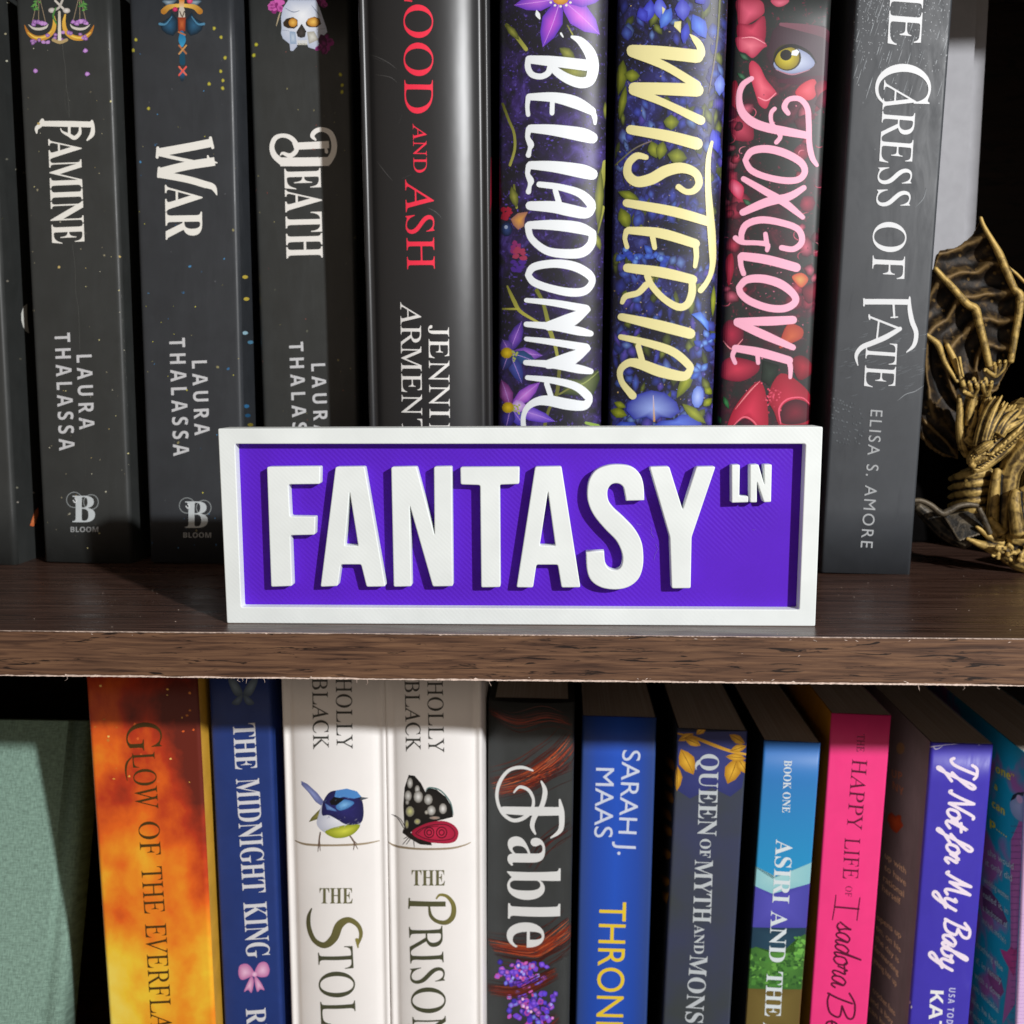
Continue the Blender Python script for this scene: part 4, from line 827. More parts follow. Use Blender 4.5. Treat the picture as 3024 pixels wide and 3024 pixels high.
    if i == 0:
        P.text('THE', (452,1272), (632,1272), 84, '6a6848', 'bold', up=(0,-1))
        P.stroke([(408,1300),(392,1345),(395,1410),(425,1475),(480,1500),(530,1460),(560,1390),(610,1362),(660,1390),(678,1440),(660,1500)], [6,20,24,26,34,44,44,32,24,20,10], '4c4c34', c2='7a7440'); P.stroke([(655,1470),(662,1512)], [18,8], GO)
        P.text('TOLEN', (442,1512), (474,2230), 190, '4a4c38', 'roman')
    else:
        P.text('THE', (955,1174), (1136,1174), 84, '6a6848', 'bold', up=(0,-1))
        P.stroke([(937,1272),(1050,1275),(1140,1275)], [30,28,28], '56563a', cap=False); P.stroke([(942,1245),(940,1298)], 8, '56563a'); P.stroke([(1090,1245),(1110,1225),(1150,1235),(1182,1280),(1180,1340),(1145,1375),(1095,1370),(1060,1340),(1050,1290)], [8,14,18,24,28,26,20,18,10], GO, c2='56563a')
        P.text('RISONER', (940,1400), (975,2330), 182, '4a4c38', 'roman')
    P.done('title_lettering')
# black hardcover with hair strands and crystals
INKB = paperish('black_card', '333636', .4, .12, .5)
fab = LB('black hardcover with red hair strands, violet crystals and silver lettering on its spine', (1443,2077), (1697,2077), (1438,3024), (1681,3024), 97, [INKB]*3, (1570,2068), kind='round', sag=3.5)
P = Print(fab, G_); R = random.Random(12)
def hair(pts, wd, n, cols):
    for k in range(n):
        o = max(-1.1, min(1.1, R.gauss(0, .38))); far_ = abs(o) > .36
        c1, c2 = (R.choice(['3a1612','4a1c14','2c1311']), R.choice(['3a1612','5c2418'])) if far_ else (R.choice(cols), R.choice(cols))
        a = R.randint(0, 1) if len(pts) > 4 else 0
        P.stroke([(x+o*wd*.5+R.uniform(-7,7), y+o*wd+R.uniform(-10,10)) for x, y in pts[a:]], [.6, R.uniform(1.5,5), R.uniform(1.5,5), .6], c1, c2=c2, cap=False, seg=4)
hair([(540,390),(470,470),(370,550),(270,610),(110,650)], 110, 60, ['8a2c16','b84a24','5c1a10','d8703c','4a1410','6e2014','3a1210'])
hair([(545,520),(450,570),(330,620),(200,650)], 70, 16, ['4c1410','7a2214','3a1210']); hair([(90,230),(230,290),(400,260),(530,290)], 60, 22, ['5c2418','8a3420','4a2a20'])
hair([(530,1390),(470,1440),(380,1500),(300,1530),(90,1500)], 100, 56, ['8a2c16','b84a24','6a1c10','d8703c','a03c1c','4a1410']); hair([(450,1650),(350,1700),(230,1750),(80,1740)], 60, 34, ['5a2018','7a2c1c','4a1814','94442c'])
hair([(540,850),(460,900),(380,960),(300,1080)], 40, 10, ['4c1414','3a1416','5c1c18']); hair([(460,1890),(380,1940),(250,2000)], 50, 14, ['8a3020','5c1c18'])
for cx, cy, n, sx, sy in ((250,1650,70,100,55),(320,1850,80,90,90)):
    for k in range(n):
        x, y = cx+max(-1.3, min(1.3, R.gauss(0, .7)))*sx, cy+max(-1.1, min(1.1, R.gauss(0, .7)))*sy; a = R.uniform(0, 3.1); P.petal(x, y, x+34*math.cos(a), y+34*math.sin(a), R.uniform(10,22), R.choice(['3c2aa0','5a34c8','2c1c78','7a3cc0','c04aa0']), R.choice(['6a58e8','9a6af0','d878d0','8aa0f8','4838c0']))
for k in range(18): P.ell(R.gauss(290,50), R.choice((R.gauss(1640,30), R.gauss(1830,40))), 8, 9, R.choice(['e08ad8','a8a8f8','f0c0e8','c84a90']), n=6)
hair([(440,1660),(350,1710),(230,1755),(80,1745)], 34, 16, ['5a2018','7a2c1c','4a1814'])
P.done('artwork')
P = Print(fab, G_, lay=P.lay+.02); SI = 'd9dad8'
P.stroke([(320,545),(260,528),(190,545),(140,610),(125,690),(150,770),(205,815),(260,810),(310,770),(325,710),(300,655),(250,635),(218,665)], [10,18,18,20,18,18,20,22,20,16,18,16,8], SI)
P.stroke([(160,762),(320,768),(470,768)], [40,48,46], SI); P.stroke([(468,705),(478,770),(478,850),(460,885),(420,912)], [10,30,28,22,8], SI); P.stroke([(368,605),(388,660),(370,740),(330,800),(318,850),(335,892)], [10,26,26,28,24,10], SI)
P.text('able', (190,905), (184,1512), 285, SI, 'bold')
P.done('title_lettering', FOIL)
# bright blue
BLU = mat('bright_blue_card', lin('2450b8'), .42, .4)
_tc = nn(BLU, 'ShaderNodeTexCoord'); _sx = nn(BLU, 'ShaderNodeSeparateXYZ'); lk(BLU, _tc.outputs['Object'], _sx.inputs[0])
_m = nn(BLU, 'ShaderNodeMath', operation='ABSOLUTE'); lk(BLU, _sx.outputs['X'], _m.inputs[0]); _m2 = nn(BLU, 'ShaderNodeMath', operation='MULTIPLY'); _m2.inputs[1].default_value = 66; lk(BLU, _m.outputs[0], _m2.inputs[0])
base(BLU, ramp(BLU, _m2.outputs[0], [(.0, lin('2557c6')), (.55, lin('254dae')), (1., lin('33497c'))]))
DARKSIDE = paperish('dark_back_cover', '20242c', .5)
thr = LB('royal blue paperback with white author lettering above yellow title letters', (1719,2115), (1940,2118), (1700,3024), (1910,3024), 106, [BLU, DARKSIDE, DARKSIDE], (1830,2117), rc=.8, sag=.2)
P = Print(thr, G_); P.text('SARAH J.', (812,434), (784,1008), 98, 'd4dcee', 'sans'); P.text('MAAS', (667,532), (657,912), 99, 'd4dcee', 'sans'); P.done('author_lettering')
P = Print(thr, G_); P.text('THRONE', (686,1264), (666,1992), 146, 'f0d038', 'sans'); P.done('title_lettering')
# slate with gold leaves
SLATE = mat('slate_blue_card', lin('4a5058'), .42, .4)
_n = noise(SLATE, coords(SLATE), 30, 3); base(SLATE, ramp(SLATE, _n, [(.35, lin('3e4446')), (.65, lin('3b415f'))]))
que = LB('slate grey paperback with golden leaves along the top of its spine', (2000,2155), (2210,2152), (1959,3024), (2154,3024), 101, [SLATE, DARKSIDE, DARKSIDE], (2105,2155), rc=.6, sag=.2)
P = Print(que, G_); GL = ('b07c1c', 'ecb83c')
P.poly([(1112,332),(1497,330),(1490,520),(1465,640),(1400,690),(1300,640),(1180,700),(1105,650)], '2f366e', '3c4280')
P.stroke([(1115,345),(1200,365),(1290,400),(1400,440),(1495,460)], [10,16,18,16,12], 'b8841c', c2='d8a43a')
for a in ((1200,345,1115,385,20),(1215,350,1270,300,22),(1130,430,1200,570,46),(1110,520,1108,660,30),(1480,400,1395,350,24),(1400,440,1490,410,22),(1440,480,1385,620,46),(1440,480,1490,560,30),(1375,470,1490,480,22),(1150,370,1240,410,24)): P.petal(*a, *GL); P.stroke([(a[0],a[1]),((a[0]+a[2])/2+3,(a[1]+a[3])/2),(a[2],a[3])], [3,4,1], '8a5c14')
P.done('artwork')
P = Print(que, G_, lay=.06); SL = 'c2c9cd'
for t, a, b, c in (('QUEEN',(1236,455),(1222,902),102),('OF',(1236,920),(1234,1022),58),('MYTH',(1208,1035),(1196,1378),98),('AND',(1205,1390),(1202,1548),54),('MONSTERS',(1181,1555),(1130,2240),96)): P.text(t, a, b, c, SL, 'bold')
P.done('title_lettering', FOIL)
P = Print(que, ID, 'L'); R = random.Random(6)
for x, y in ((1978,2250),(1972,2300),(1976,2350),(1968,2400),(1972,2450),(1970,2520),(1966,2600),(1969,2650)): P.petal(x-14, y-20, x+14, y+26, 12, '6a4414', 'a8742c')
P.done('cover_print')
# landscape
SKYB = mat('sky_gradient_card', lin('2f86c8'), .42, .4)
_tc = nn(SKYB, 'ShaderNodeTexCoord'); _sx = nn(SKYB, 'ShaderNodeSeparateXYZ'); lk(SKYB, _tc.outputs['Object'], _sx.inputs[0])
_mr = nn(SKYB, 'ShaderNodeMapRange'); _mr.inputs[1].default_value = .10; _mr.inputs[2].default_value = .16; lk(SKYB, _sx.outputs['Z'], _mr.inputs[0])
base(SKYB, ramp(SKYB, _mr.outputs[0], [(.0, lin('2598cc')), (.5, lin('2f86c4')), (1., lin('3a72c0'))]))
asi = LB('thin paperback with blue sky above purple hills and green trees on its spine', (2257,2190), (2424,2193), (2200,3024), (2362,3024), 103, [SKYB, DARKSIDE, DARKSIDE], (2340,2191), rc=.6, sag=.2)
P = Print(asi, H_); R = random.Random(14)
P.poly([(40,1065),(62,1080),(150,1138),(370,1045),(370,1160),(150,1222),(40,1172)], '8fc8d0', 'a8d8da'); P.poly([(30,1172),(150,1220),(368,1160),(345,1405),(30,1400)], '4a48a8', '5c58c0'); P.poly([(20,1398),(345,1402),(340,1560),(10,1560)], '1f3c50', '2a4c60')
P.poly([(10,1515),(60,1510),(130,1540),(200,1520),(270,1540),(290,1460),(330,1440),(342,1450),(325,1740),(0,1735)], '3c6c30', '5a9440')
for k in range(150): P.ell(R.uniform(10,328), R.uniform(1545,1725), R.uniform(6,16), R.uniform(5,13), R.choice(['37682e','4e8a3a','6aa848','2f5a2c']), n=7, jit=.3, rnd=R)
for k in range(24): P.ell(R.uniform(272,335), R.uniform(1460,1560), 12, 10, R.choice(['5a9a44','74b850']), n=7, jit=.3, rnd=R)
P.poly([(0,1732),(325,1738),(300,1960),(-20,1960)], '6a5a2c', '7c6c38')
P.done('artwork')
P = Print(asi, H_, lay=P.lay+.02)
for t, a, b, c, st in (('BOOK ONE',(214,490),(203,776),42,'bold'),('ASIRI',(170,922),(150,1268),90,'bold'),('AND',(143,1312),(130,1592),88,'bold'),('THE',(120,1643),(107,1888),88,'bold'),('A',(100,1922),(97,2000),88,'bold')): P.text(t, a, b, c, 'dce6ea', st)
P.done('title_lettering')
# pink
PINK = paperish('hot_pink_card', 'f83c86', .45, .04); OCH = paperish('ochre_card', 'c98a1e', .45)
hap = LB('hot pink paperback with dark red lettering and a yellow back cover', (2454,2110), (2635,2110), (2392,3024), (2559,3024), 107, [PINK, OCH, paperish('pale_pink_card', 'f4d4dc', .5)], (2545,2110), rc=.5, sag=.15)  # unseen right cover, picked pale to bounce neutral light onto the next book
P = Print(hap, H_); MR = '5a1030'
for t, a, b, c, st in (('THE',(614,348),(611,444),40,'roman'),('HAPPY',(587,484),(556,866),82,'roman'),('LIFE',(546,915),(534,1137),84,'roman'),('OF',(551,1178),(548,1236),35,'roman')): P.text(t, a, b, c, MR, st)
for pts in ([(497,1228),(490,1290),(478,1362)],[(628,1242),(620,1300),(612,1366)]): P.stroke(pts, [6,7,6], MR)
P.stroke([(492,1292),(560,1298),(622,1304)], 10, MR)
P.script('sadora', (506,1372), (472,1722), 150, 10, MR, slant=.12); P.script('Be', (455,1738), (440,1990), 150, 11, MR, slant=.1)
P.done('title_lettering')
# indigo and brown
IND = paperish('indigo_card', '4338b2', .42, .05); BRN = paperish('dark_brown_card', '7c7270', .5, .1)
bab = LB('indigo paperback with white brush script title and a dark brown back cover', (2746,2203), (2940,2188), (2686,3024), (2859,3024), 101, [IND, BRN, paperish('pale_blue_card', 'c8d4ee', .5)], (2843,2196), rc=1.0, sag=.5)  # unseen right cover made pale so its bounce light tints the teal less
P = Print(bab, H_); WS = 'f4e6f4'
def scr(t, a, b, cap): P.script(t, a, b, cap, 17, WS, slant=.22)
scr('If', (1128,476), (1112,598), 150); scr('Not', (1122,655), (1098,850), 140); scr('for', (1112,888), (1094,1040), 140); scr('My', (1106,1098), (1084,1290), 140); scr('Baby', (1096,1345), (1064,1618), 140)
P.done('title_lettering')
P = Print(bab, ID); P.text('USA TODAY', (2803,2917), (2792,3058), 19, 'c8c8e8', 'sansb', 1.3); P.text('KATE', (2748,2924), (2738,3085), 39, 'f2f2f2', 'sansb', 1.05); P.done('author_lettering')
P = Print(bab, ID); R = random.Random(4)
P.stroke([(2748,2206),(2790,2200),(2850,2195),(2938,2190)], [3,1.5,2,1.5], 'd8d4e4'); P.stroke([(2756,2203),(2762,2212),(2775,2209),(2784,2202)], [2,3,2,1], 'd0cce0'); P.stroke([(2890,2200),(2900,2196),(2908,2193)], [2,2,1], 'd0cce0')
for x, y in ((2694,2850),(2687,2960),(2692,2975)): P.ell(x, y, 2.5, 5, 'b8b0c0', n=6, jit=.3, rnd=R)
P.done('worn_edge')
P = Print(bab, ID, 'L'); V1 = crop(2540, 2180, .24845); V2 = crop(2540, 2600, .21946); TN = 'ffdca4'
P.z = V1; P.ell(480, 120, 50, 72, 'a8865a', n=10); OR = 'c08058'
P.text('UP', (375,460), (500,500), 92, OR, 'sansb', up=(0,-1)); P.text('NY', (385,600), (520,690), 95, OR, 'sansb', up=(0,-1))
P.poly([(340,900),(375,880),(420,930),(450,910),(490,920),(485,980),(515,1040),(480,1080),(440,1130),(400,1110),(360,1060),(345,1010),(320,970)], 'a8401c', 'd8602c')
for t, a, b in (('up with',(295,1420),(545,1620)),('to have',(290,1560),(545,1765)),('rational',(275,1690),(520,1895)),('herself',(265,1810),(480,1985))): P.text(t, a, b, 78, TN, 'sans', up=(0,-1))
P.z = V2
for t, a, b in (('opens up',(225,520),(550,785)),('on, on his',(215,660),(545,975)),('the day is',(210,800),(520,1120)),('fermenting',(195,940),(515,1280)),('young her up',(180,1090),(490,1430)),('crochet fans',(170,1500),(470,1830)),('and a boy',(140,1620),(440,1950)),('can have',(120,1750),(420,2080))): P.text(t, a, b, 84, TN, 'sans', up=(0,-1))
P.done('cover_print')
# teal halftone
TEAL = mat('teal_card', lin('0f7890'), .45, .4); _n = noise(TEAL, coords(TEAL), 40, 3, .4); base(TEAL, ramp(TEAL, _n, [(.52, lin('109ab4')), (.62, lin('a8609c'))]))
LAV = paperish('lavender_card', 'e6c0ea', .45, .05)
tea = LB('teal and magenta halftone paperback at the right edge with a lavender spine', (3034,2232), (3230,2228), (3000,3024), (3190,3024), 95, [LAV, TEAL, TEAL], (3100,2230), rc=.8, sag=.3)
P = Print(tea, ID, 'L'); W1 = crop(2824, 2180, .21739); W2 = crop(2824, 2600, .21946)
P.poly([(2986,2480),(3004,2440),(3040,2415),(3040,3024),(2960,3024),(2976,2900),(2985,2780),(2984,2600)], 'b460a0', 'cc74b0')
P.z = W2; P.poly([(590,920),(680,960),(740,890),(810,950),(880,960),(860,1080),(780,1300),(700,1160),(630,1030)], 'c03a80', 'd0488c')
P.poly([(420,1180),(600,1320),(640,1500),(600,1560),(480,1480),(430,1300)], '8a4478', '9a4e84'); P.poly([(350,60),(470,150),(600,330),(690,560),(620,600),(480,500),(360,380)], '6a3c68', '804a78')
P.z = W1; P.poly([(740,840),(770,770),(840,735),(920,740),(1000,800),(1000,1080),(900,1140),(810,1090),(750,980)], '1a2430'); P.poly([(730,870),(800,820),(830,770),(880,780),(1000,840),(1000,1090),(900,1135),(810,1090),(745,990)], '8fa0c0', 'b8c0da', smooth=True); P.ell(860,830,40,62,'e0b8d0', ang=-.4); P.poly([(865,1400),(890,1360),(960,1350),(1000,1400),(1000,1640),(900,1560)], 'b890b8', 'dca8c4')
for k in range(620):                                # halftone dots
    i, j = k % 20, k//20; P.z = ID; P.lay = .09; P.ell(2986+i*3.1+(j % 2)*1.5, 2440+j*19, .9, 1.6, '5c3c78', n=5)
P.z = W1; P.lay = .12; YE = 'f2d820'
P.text('one”', (540,460), (790,600), 110, YE, 'sansb', up=(0,-1)); P.text('a', (520,680), (560,720), 90, YE, 'sansb', up=(0,-1)); P.text('can', (490,930), (660,1050), 105, YE, 'sansb', up=(0,-1)); P.text('p.....', (460,1180), (690,1350), 105, YE, 'sansb', up=(0,-1))
TW = 'c8d4d0'
P.text('she would', (430,1580), (780,1790), 90, TW, 'sans', up=(0,-1)); P.text('it only did', (400,1720), (760,1950), 90, TW, 'sans', up=(0,-1)); P.z = W2
for t, a, b in (('wedding women',(370,20),(710,270)),('nailed it, in',(365,220),(700,460)),('a bedroom of',(360,400),(690,650)),('and hell, and he’s',(350,560),(670,860)),('nothing else',(280,890),(630,1230)),('if, in family',(270,1110),(610,1400)),('with a dove',(250,1300),(590,1600)),('an, mistake',(230,1450),(570,1790)),('like, he had',(210,1640),(540,1960)),('really if',(190,1800),(520,2140))): P.text(t, a, b, 84, TW, 'sans', up=(0,-1))
P.done('cover_print')
P = Print(tea, ID)
for k in range(300): i, j = k % 10, k//10; P.lay = .02; P.ell(3006+i*5.2+(j % 2)*2.6-(j*26)*.04, 2700+j*11, 1.1, 1.1, 'a878c0', n=5)
P.done('halftone_dots')
# green cloth hardcover, turned to show its board, spine at the right
def cloth(name, c):
    m = mat(name, lin(c), .85, .2); a = noise(m, coords(m, (1700, 1, 420)), 1, 2); b = noise(m, coords(m, (330, 1, 1900)), 1, 2)
    h = mix(m, .5, a, b); l = lin(c); base(m, ramp(m, h, [(.38, tuple(x*.68 for x in l)), (.62, tuple(x*1.18 for x in l))])); bump(m, h, .7, .0006); return m
CLOTH = cloth('sage_cloth', '87a596')
lean = math.radians(16)
nrm = Vector((0, -math.cos(lean), math.sin(lean))); tr = at(266, 2130, 134); br_ = at(182, 3024, 96)
Vv = (tr-br_).normalized(); Uu = Vv.cross(nrm).normalized()*-1
Uu = Vector((1, 0, 0)); Uu = (Uu-Vv*Uu.dot(Vv)).normalized(); ang = math.radians(-6); Uu = (Uu*math.cos(ang)+Uu.cross(Vv)*math.sin(ang)).normalized(); Nn = Uu.cross(Vv)
zb = ZLOW; O = br_+Vv*((zb+4-br_.z)/Vv.z); HH = (tr-O).length
mw = Matrix.Identity(4)
for i in range(3): mw[i][0], mw[i][1], mw[i][2], mw[i][3] = Uu[i], -Nn[i], Vv[i], O[i]*MM
lin_book = empty('book', 'sage green linen hardcover leaning at the far left of the lower shelf', 'book', mw, LOG)
bm = bmesh.new(); pr = [(-150, 0), (-9, 0), (-7.6, .9), (-6, 1.0), (-4.5, .3), (-2, .5), (-.6, 1.6), (.3, 4), (.6, 9), (.3, 15), (-1, 18.5), (-4, 19.6), (-150, 20)]
inn_ = [(-150, 2.5), (-9, 2.5), (-7.6, 2.6), (-6, 2.6), (-4.5, 2.6), (-3, 3), (-2.6, 4), (-2.2, 6), (-2.1, 9), (-2.2, 14), (-3, 16), (-4, 17.1), (-150, 17.5)]
for z0, z1 in ((0, HH),):
    o0 = [bm.verts.new((x, y, z0)) for x, y in pr]; o1 = [bm.verts.new((x, y, z1)) for x, y in pr]; i0 = [bm.verts.new((x, y, z0)) for x, y in inn_]; i1 = [bm.verts.new((x, y, z1)) for x, y in inn_]
    for k in range(len(pr)-1):
        f = bm.faces.new((o0[k], o0[k+1], o1[k+1], o1[k])); f.smooth = k > 0; bm.faces.new((i0[k+1], i0[k], i1[k], i1[k+1])); bm.faces.new((o1[k], o1[k+1], i1[k+1], i1[k])); bm.faces.new((o0[k+1], o0[k], i0[k], i0[k+1]))
bm_obj('cover', bm, CLOTH, lin_book)
bm = bmesh.new(); box(bm, (-145, 2.7, 4), (-2.6, 17.2, HH-4)); bm_obj('page_block', bm, PAGES, lin_book)
# ------------------------------------------------------------------ white box and bronze dragon
WB = paperish('white_board', 'a9a9ad', .8, .05, .3, 200)
a = at(2700, 1000, 152); bx = at(2906, 600, 152).x; bm = bmesh.new(); box(bm, (a.x-6, 152, 92), (bx, 182, 236)); bmesh.ops.bevel(bm, geom=[e for e in bm.edges if abs(e.verts[0].co.z-e.verts[1].co.z) > 50], offset=7, segments=6, affect='EDGES')
o = bm_obj('box', bm, WB, smooth=False); o['label'] = 'plain white box standing on the black box behind the bronze dragon'; o['category'] = 'box'
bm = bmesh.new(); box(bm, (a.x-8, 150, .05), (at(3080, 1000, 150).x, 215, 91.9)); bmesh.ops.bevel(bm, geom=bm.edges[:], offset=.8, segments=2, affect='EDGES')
o = bm_obj('box', bm, paperish('black_box_card', '070606', .9, .1, .05)); o['label'] = 'black box in the shade behind the bronze dragon, under the white box'; o['category'] = 'box'  # added block; its near-black colour stands in for deep shade
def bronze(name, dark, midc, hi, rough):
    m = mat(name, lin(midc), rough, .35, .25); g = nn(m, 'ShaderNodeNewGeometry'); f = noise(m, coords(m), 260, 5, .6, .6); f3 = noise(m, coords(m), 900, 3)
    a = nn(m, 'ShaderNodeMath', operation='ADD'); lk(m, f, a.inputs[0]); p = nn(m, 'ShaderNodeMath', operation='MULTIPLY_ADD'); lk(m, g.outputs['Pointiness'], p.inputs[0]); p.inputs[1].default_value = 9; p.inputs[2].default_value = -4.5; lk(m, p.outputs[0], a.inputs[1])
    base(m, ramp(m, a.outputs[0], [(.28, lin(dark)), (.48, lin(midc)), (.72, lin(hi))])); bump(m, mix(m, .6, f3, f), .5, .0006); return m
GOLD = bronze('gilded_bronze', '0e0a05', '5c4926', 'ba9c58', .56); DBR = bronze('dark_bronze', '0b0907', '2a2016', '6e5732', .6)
J = crop(2560, 560, .31058); K = crop(2660, 1120, .31058)
base_pt = at(2990, 1672, 96)
D0 = Vector((base_pt.x, 100, .05)); mw = Matrix.Translation(D0*MM)
drag = empty('dragon_figurine', 'bronze dragon figurine with ribbed wings and bowed horned head on the shelf', 'figurine', mw)
def pt(z, x, y, d): return at(*z(x, y), d)-D0
def TB(bm, z, pts, d, n=10, k=1.0):                 # pts: (x, y, radius[, depth]) in crop pixels
    q = [(x, y, r*.31058/8.1*k, (e[0] if e else d)) for x, y, r, *e in pts]; q = catmull(q, 5)
    tube(bm, [(pt(z, x, y, dd), max(r, .12)) for x, y, r, dd in q], n)
def part(name, bm, m, voxel=.45, it=3):
    bmesh.ops.recalc_face_normals(bm, faces=bm.faces)
    o = bm_obj(name, bm, m, drag, smooth=True)
    if voxel:
        r = o.modifiers.new('r', 'REMESH'); r.mode = 'VOXEL'; r.voxel_size = voxel*MM; r.use_smooth_shade = True
        q = o.modifiers.new('s', 'SMOOTH'); q.factor = .5; q.iterations = it
    return o
BONES = [[J(1080,262),J(1112,350),J(1210,520),J(1262,620),J(1330,780),J(1400,940),J(1455,1015),J(1440,1200),J(1405,1400),J(1365,1640)], [J(645,745),J(720,830),J(830,950),J(950,1085),J(1030,1135),J(1062,1260),J(1105,1420),J(1165,1680)], [J(540,1360),J(598,1405),J(680,1480),J(740,1640),J(860,1830)], [J(758,1470),J(830,1620),J(920,1870)], [K(150,330),K(300,470),K(440,600),K(545,740)]]
mem = [J(500,930), J(640,735), J(690,575), J(850,545), J(1000,430), J(1082,275), J(1210,520), J(1330,780), J(1460,1010), J(1445,1250), J(1390,1620), K(900,120), K(620,330), K(560,500), K(550,770), K(400,715), K(240,610), K(150,540), K(160,300), J(500,1850), J(500,1400)]
def segd(x, y, a, b):
    dx, dy = b[0]-a[0], b[1]-a[1]; t = max(0, min(1, ((x-a[0])*dx+(y-a[1])*dy)/(dx*dx+dy*dy+1e-9))); qx, qy = a[0]+dx*t, a[1]+dy*t
    return math.hypot(x-qx, y-qy), qx, qy
def inside(x, y):
    c = False
    for (x1, y1), (x2, y2) in zip(mem, mem[1:]+mem[:1]):
        if (y1 > y) != (y2 > y) and x < (x2-x1)*(y-y1)/(y2-y1)+x1: c = not c
    return c
HUB = J(1230, 1720)
def mdepth(x, y):
    db = min(segd(x, y, a, b)[0] for B_ in BONES for a, b in zip(B_, B_[1:]))
    r = math.hypot(x-HUB[0], (y-HUB[1])*.92)+3*math.sin(x/13)+.25*db
    crest = (.5+.5*math.cos(2*math.pi*r/74))**2.2
    return 103.2+5.2*(1-math.exp(-db/30))-3.2*crest*(1-math.exp(-db/14))
bm = bmesh.new(); xs = [p[0] for p in mem]; ys = [p[1] for p in mem]; st = 4.5; grid = {}
nx, ny = int((max(xs)-min(xs))/st)+2, int((max(ys)-min(ys))/st)+2
ins = {(i, j): inside(min(xs)+i*st, min(ys)+j*st) for i in range(nx) for j in range(ny)}
vv = {}
def gv(i, j):
    if (i, j) not in vv:
        x, y = min(xs)+i*st, min(ys)+j*st
        if not ins[i, j]: _, x, y = min(segd(x, y, a, b) for a, b in zip(mem, mem[1:]+mem[:1]))
        vv[i, j] = bm.verts.new(pt(ID, x, y, mdepth(x, y)))
    return vv[i, j]
for i in range(nx-1):
    for j in range(ny-1):
        q = [(i, j), (i+1, j), (i+1, j+1), (i, j+1)]
        if sum(ins[k] for k in q) >= 2:
            try: bm.faces.new([gv(*k) for k in q])
            except ValueError: pass
far = bm.copy(); AX = (at(3062, 1000, 107)-D0).x
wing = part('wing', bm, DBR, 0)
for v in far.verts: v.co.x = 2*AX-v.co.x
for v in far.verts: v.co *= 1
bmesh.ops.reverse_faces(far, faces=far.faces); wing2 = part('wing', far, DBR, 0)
for o in (wing, wing2):
    so = o.modifiers.new('t', 'SOLIDIFY'); so.thickness = .0012; so.offset = 1; su = o.modifiers.new('u', 'SUBSURF'); su.levels = su.render_levels = 1
bm = bmesh.new()
for B_, rr in zip(BONES[:4], ((14,16,22,28,28,26,32,28,26,24), (18,22,26,28,32,30,28,26), (14,18,24,18,14), (18,24,20))):
    q = catmull([(x, y, r*.31058/6.4) for (x, y), r in zip(B_, rr)], 5); tube(bm, [(pt(ID, x, y, 102.4), r) for x, y, r in q], 10)
TB(bm, J, [(1340,735,14),(1420,800,15),(1500,880,15),(1620,970,14)], 103); TB(bm, J, [(878,1590,16),(895,1690,14),(915,1780,12)], 100)
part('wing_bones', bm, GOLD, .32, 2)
R = random.Random(9)
bm = bmesh.new()                                    # head: snout down left, swept-back horns
TB(bm, K, [(648,790,40,87),(690,760,66,87),(780,690,92,88),(900,580,122,90),(1030,450,140,93),(1190,310,150,98)], 92)
TB(bm, K, [(690,872,24,87),(770,838,42,88),(880,750,56,90),(1000,640,62,92),(1130,520,56,95)], 92); TB(bm, K, [(665,800,30,83),(700,830,26,83)], 83); TB(bm, K, [(720,690,34,83),(800,640,40,82),(860,600,26,83)], 83)
for k in range(12):
    t = k/11; x0, y0 = 730+t*260+R.uniform(-14,14), 640-t*150+R.uniform(-20,20); x1, y1 = 905+t*300+R.uniform(-10,10), 140+t*190+R.uniform(-30,30); bx_ = R.uniform(-18,18); d0 = 85+R.uniform(-1.5,2.5)
    TB(bm, K, [(x0,y0,44,d0),((2*x0+x1)/3+bx_*.6-16,(2*y0+y1)/3,40,d0),((x0+2*x1)/3+bx_-14,(y0+2*y1)/3,28,d0+1),(x1,y1,8,d0+2.5)], 86, 8)
for k in range(7):
    x0, y0 = 860+k*40, 720-k*36; TB(bm, K, [(x0,y0,17,84),(x0+90,y0-110,16,85),(x0+190,y0-200,8,87)], 85, 8)
for k in range(60):
    t = R.random(); x, y = 700+t*330+R.uniform(-44,60), 780-t*330+R.uniform(-70,40); r = R.uniform(8,14); TB(bm, K, [(x,y,r),(x+9,y-8,r*.7)], 83.2+t*3, 6)
for k in range(15): x, y = 775+k*25, 842-k*22; TB(bm, K, [(x-16,y-8,7),(x,y+6,9),(x+20,y+10,5)], 84+k*.35, 6)
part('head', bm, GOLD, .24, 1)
bm = bmesh.new()                                    # folds and gripping claws beside the head
for pts in ([(552,150,16),(562,300,26),(556,440,30),(585,620,38),(625,735,22)], [(632,440,18),(655,300,30),(690,180,30),(690,120,20)], [(625,640,34),(650,520,38),(690,390,30),(705,300,14)], [(700,520,34),(765,360,38),(818,200,30),(832,110,18)], [(600,560,44),(660,600,50),(720,560,40)], [(740,470,30),(800,350,26),(850,250,12)]): TB(bm, K, pts, 91, 10, 1.15)
for cx, cy, fs in ((690,150,[(-72,-20,-88,-38),(-25,-70,-40,-128),(18,-95,2,-160),(40,-60,30,-110)]), (815,150,[(-30,-60,-45,-130),(0,-80,-12,-160),(32,-60,50,-130)])):
    TB(bm, K, [(cx-10,cy+20,60,94),(cx-40,cy+250,80,96),(cx-60,cy+520,80,98)], 96)
    for ax, ay, bx_, by in fs: TB(bm, K, [(cx,cy,26,90),(cx+ax,cy+ay,19,88),(cx+(ax+bx_)/2,cy+(ay+by)/2,21,87),(cx+bx_,cy+by,16,87),(cx+bx_-10,cy+by+16,8,86)], 88, 8)
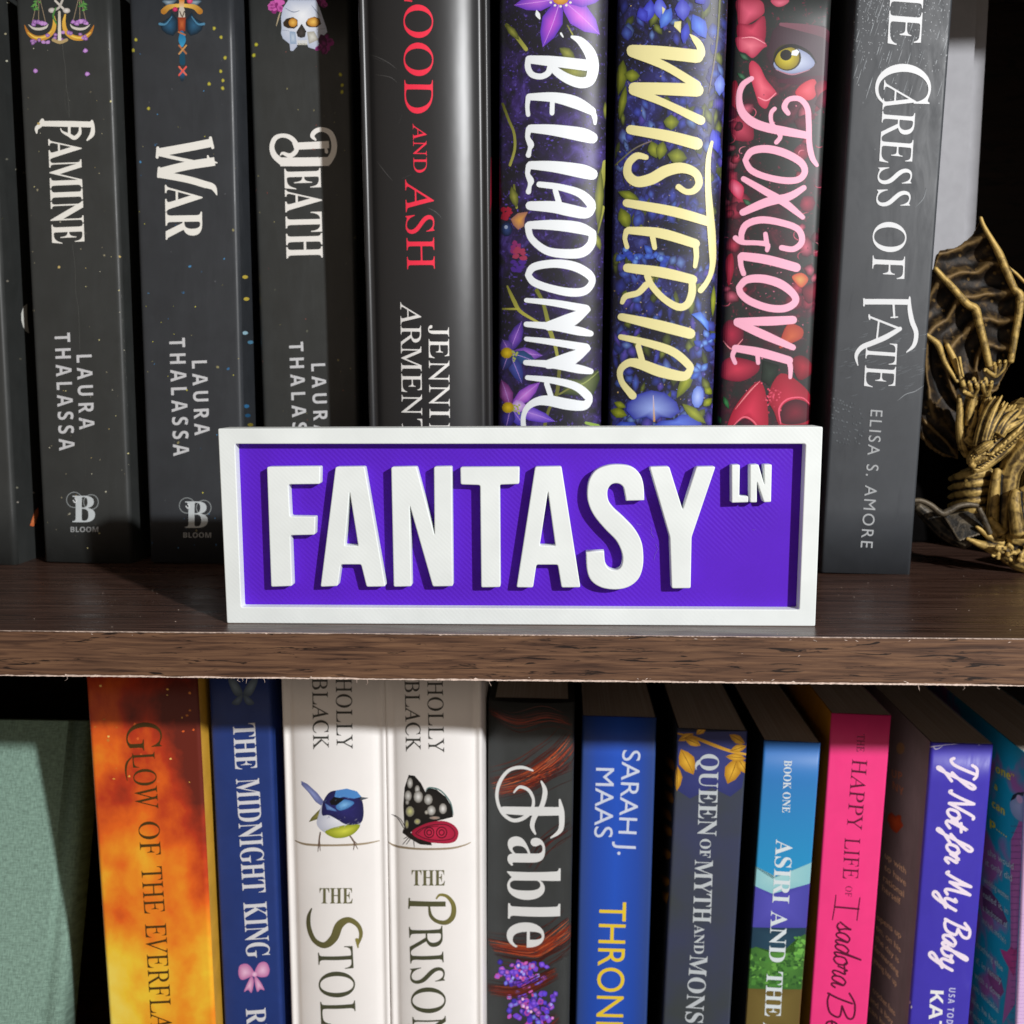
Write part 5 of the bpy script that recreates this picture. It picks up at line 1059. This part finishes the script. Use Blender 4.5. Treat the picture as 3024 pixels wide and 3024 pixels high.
for cx, cy, fs in ((1220,1770,[(-55,-30,-95,-60),(0,-60,-10,-120),(40,-70,40,-140),(80,-70,95,-140)]),):
    for ax, ay, bx_, by in fs: TB(bm, J, [(cx,cy,28,97),(cx+ax,cy+ay,19,96),(cx+bx_,cy+by,17,95),(cx+bx_-6,cy+by+20,8,94)], 96, 8)
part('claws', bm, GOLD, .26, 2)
bm = bmesh.new()                                    # ribbed throat, chest, legs and the bulk of the body
for k, y in enumerate((900, 985, 1070, 1155, 1240, 1330, 1420)): TB(bm, K, [(470-k*3,y+50,24,106),(560,y+26,46,98),(690,y+4,56,94),(850,y-18,50,95)], 96)
TB(bm, K, [(680,880,110),(660,1100,140),(660,1430,160)], 104.5); TB(bm, K, [(866,1500,66),(872,1300,56),(884,1100,50),(900,960,44),(920,860,36)], 90); TB(bm, K, [(965,1500,92),(990,1250,100),(1008,1050,98),(1035,880,100),(1100,760,110),(1210,640,120)], 92)
TB(bm, K, [(1092,1060,40,83),(1078,1180,56,82),(1094,1320,60,82),(1114,1470,66,82)], 82); TB(bm, K, [(1185,1040,56),(1170,1250,66),(1186,1470,76)], 84)
TB(bm, K, [(1330,200,120,104),(1400,600,300,116),(1420,1100,360,120),(1400,1560,340,120)], 116, 16); TB(bm, K, [(1210,560,140,98),(1330,420,150,104),(1450,420,140,112)], 104)
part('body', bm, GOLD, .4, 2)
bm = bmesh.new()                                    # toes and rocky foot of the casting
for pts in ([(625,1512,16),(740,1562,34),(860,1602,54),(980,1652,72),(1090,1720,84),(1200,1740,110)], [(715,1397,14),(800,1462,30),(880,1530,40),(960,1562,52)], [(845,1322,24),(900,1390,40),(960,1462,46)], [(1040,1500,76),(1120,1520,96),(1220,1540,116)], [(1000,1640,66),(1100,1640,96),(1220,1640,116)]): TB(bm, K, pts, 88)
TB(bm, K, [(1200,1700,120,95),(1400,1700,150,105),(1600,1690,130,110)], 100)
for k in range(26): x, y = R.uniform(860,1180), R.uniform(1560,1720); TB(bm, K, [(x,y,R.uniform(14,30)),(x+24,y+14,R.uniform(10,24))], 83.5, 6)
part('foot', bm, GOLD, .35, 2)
bm = bmesh.new()                                    # open book held by the dragon, built as scroll and plate
TB(bm, K, [(60,1165,22),(150,1150,24),(210,1160,26),(290,1200,28),(350,1250,30),(405,1275,34),(470,1245,32),(550,1205,28),(640,1190,26),(735,1200,24)], 92); TB(bm, K, [(742,1225,26),(790,1330,28),(850,1470,26)], 87)
q = [pt(K, 405, 1300, 93), pt(K, 735, 1230, 93), pt(K, 850, 1450, 88), pt(K, 555, 1545, 88)]; bk = Vector((0, 3, 0))
v0 = [bm.verts.new(p) for p in q]; v1 = [bm.verts.new(p+bk) for p in q]
bm.faces.new(v0); bm.faces.new(v1[::-1])
for k in range(4): bm.faces.new((v0[k], v0[(k+1) % 4], v1[(k+1) % 4], v1[k]))
TB(bm, K, [(150,1200,50,104),(300,1330,80,104),(460,1460,90,100),(640,1560,70,96)], 100)
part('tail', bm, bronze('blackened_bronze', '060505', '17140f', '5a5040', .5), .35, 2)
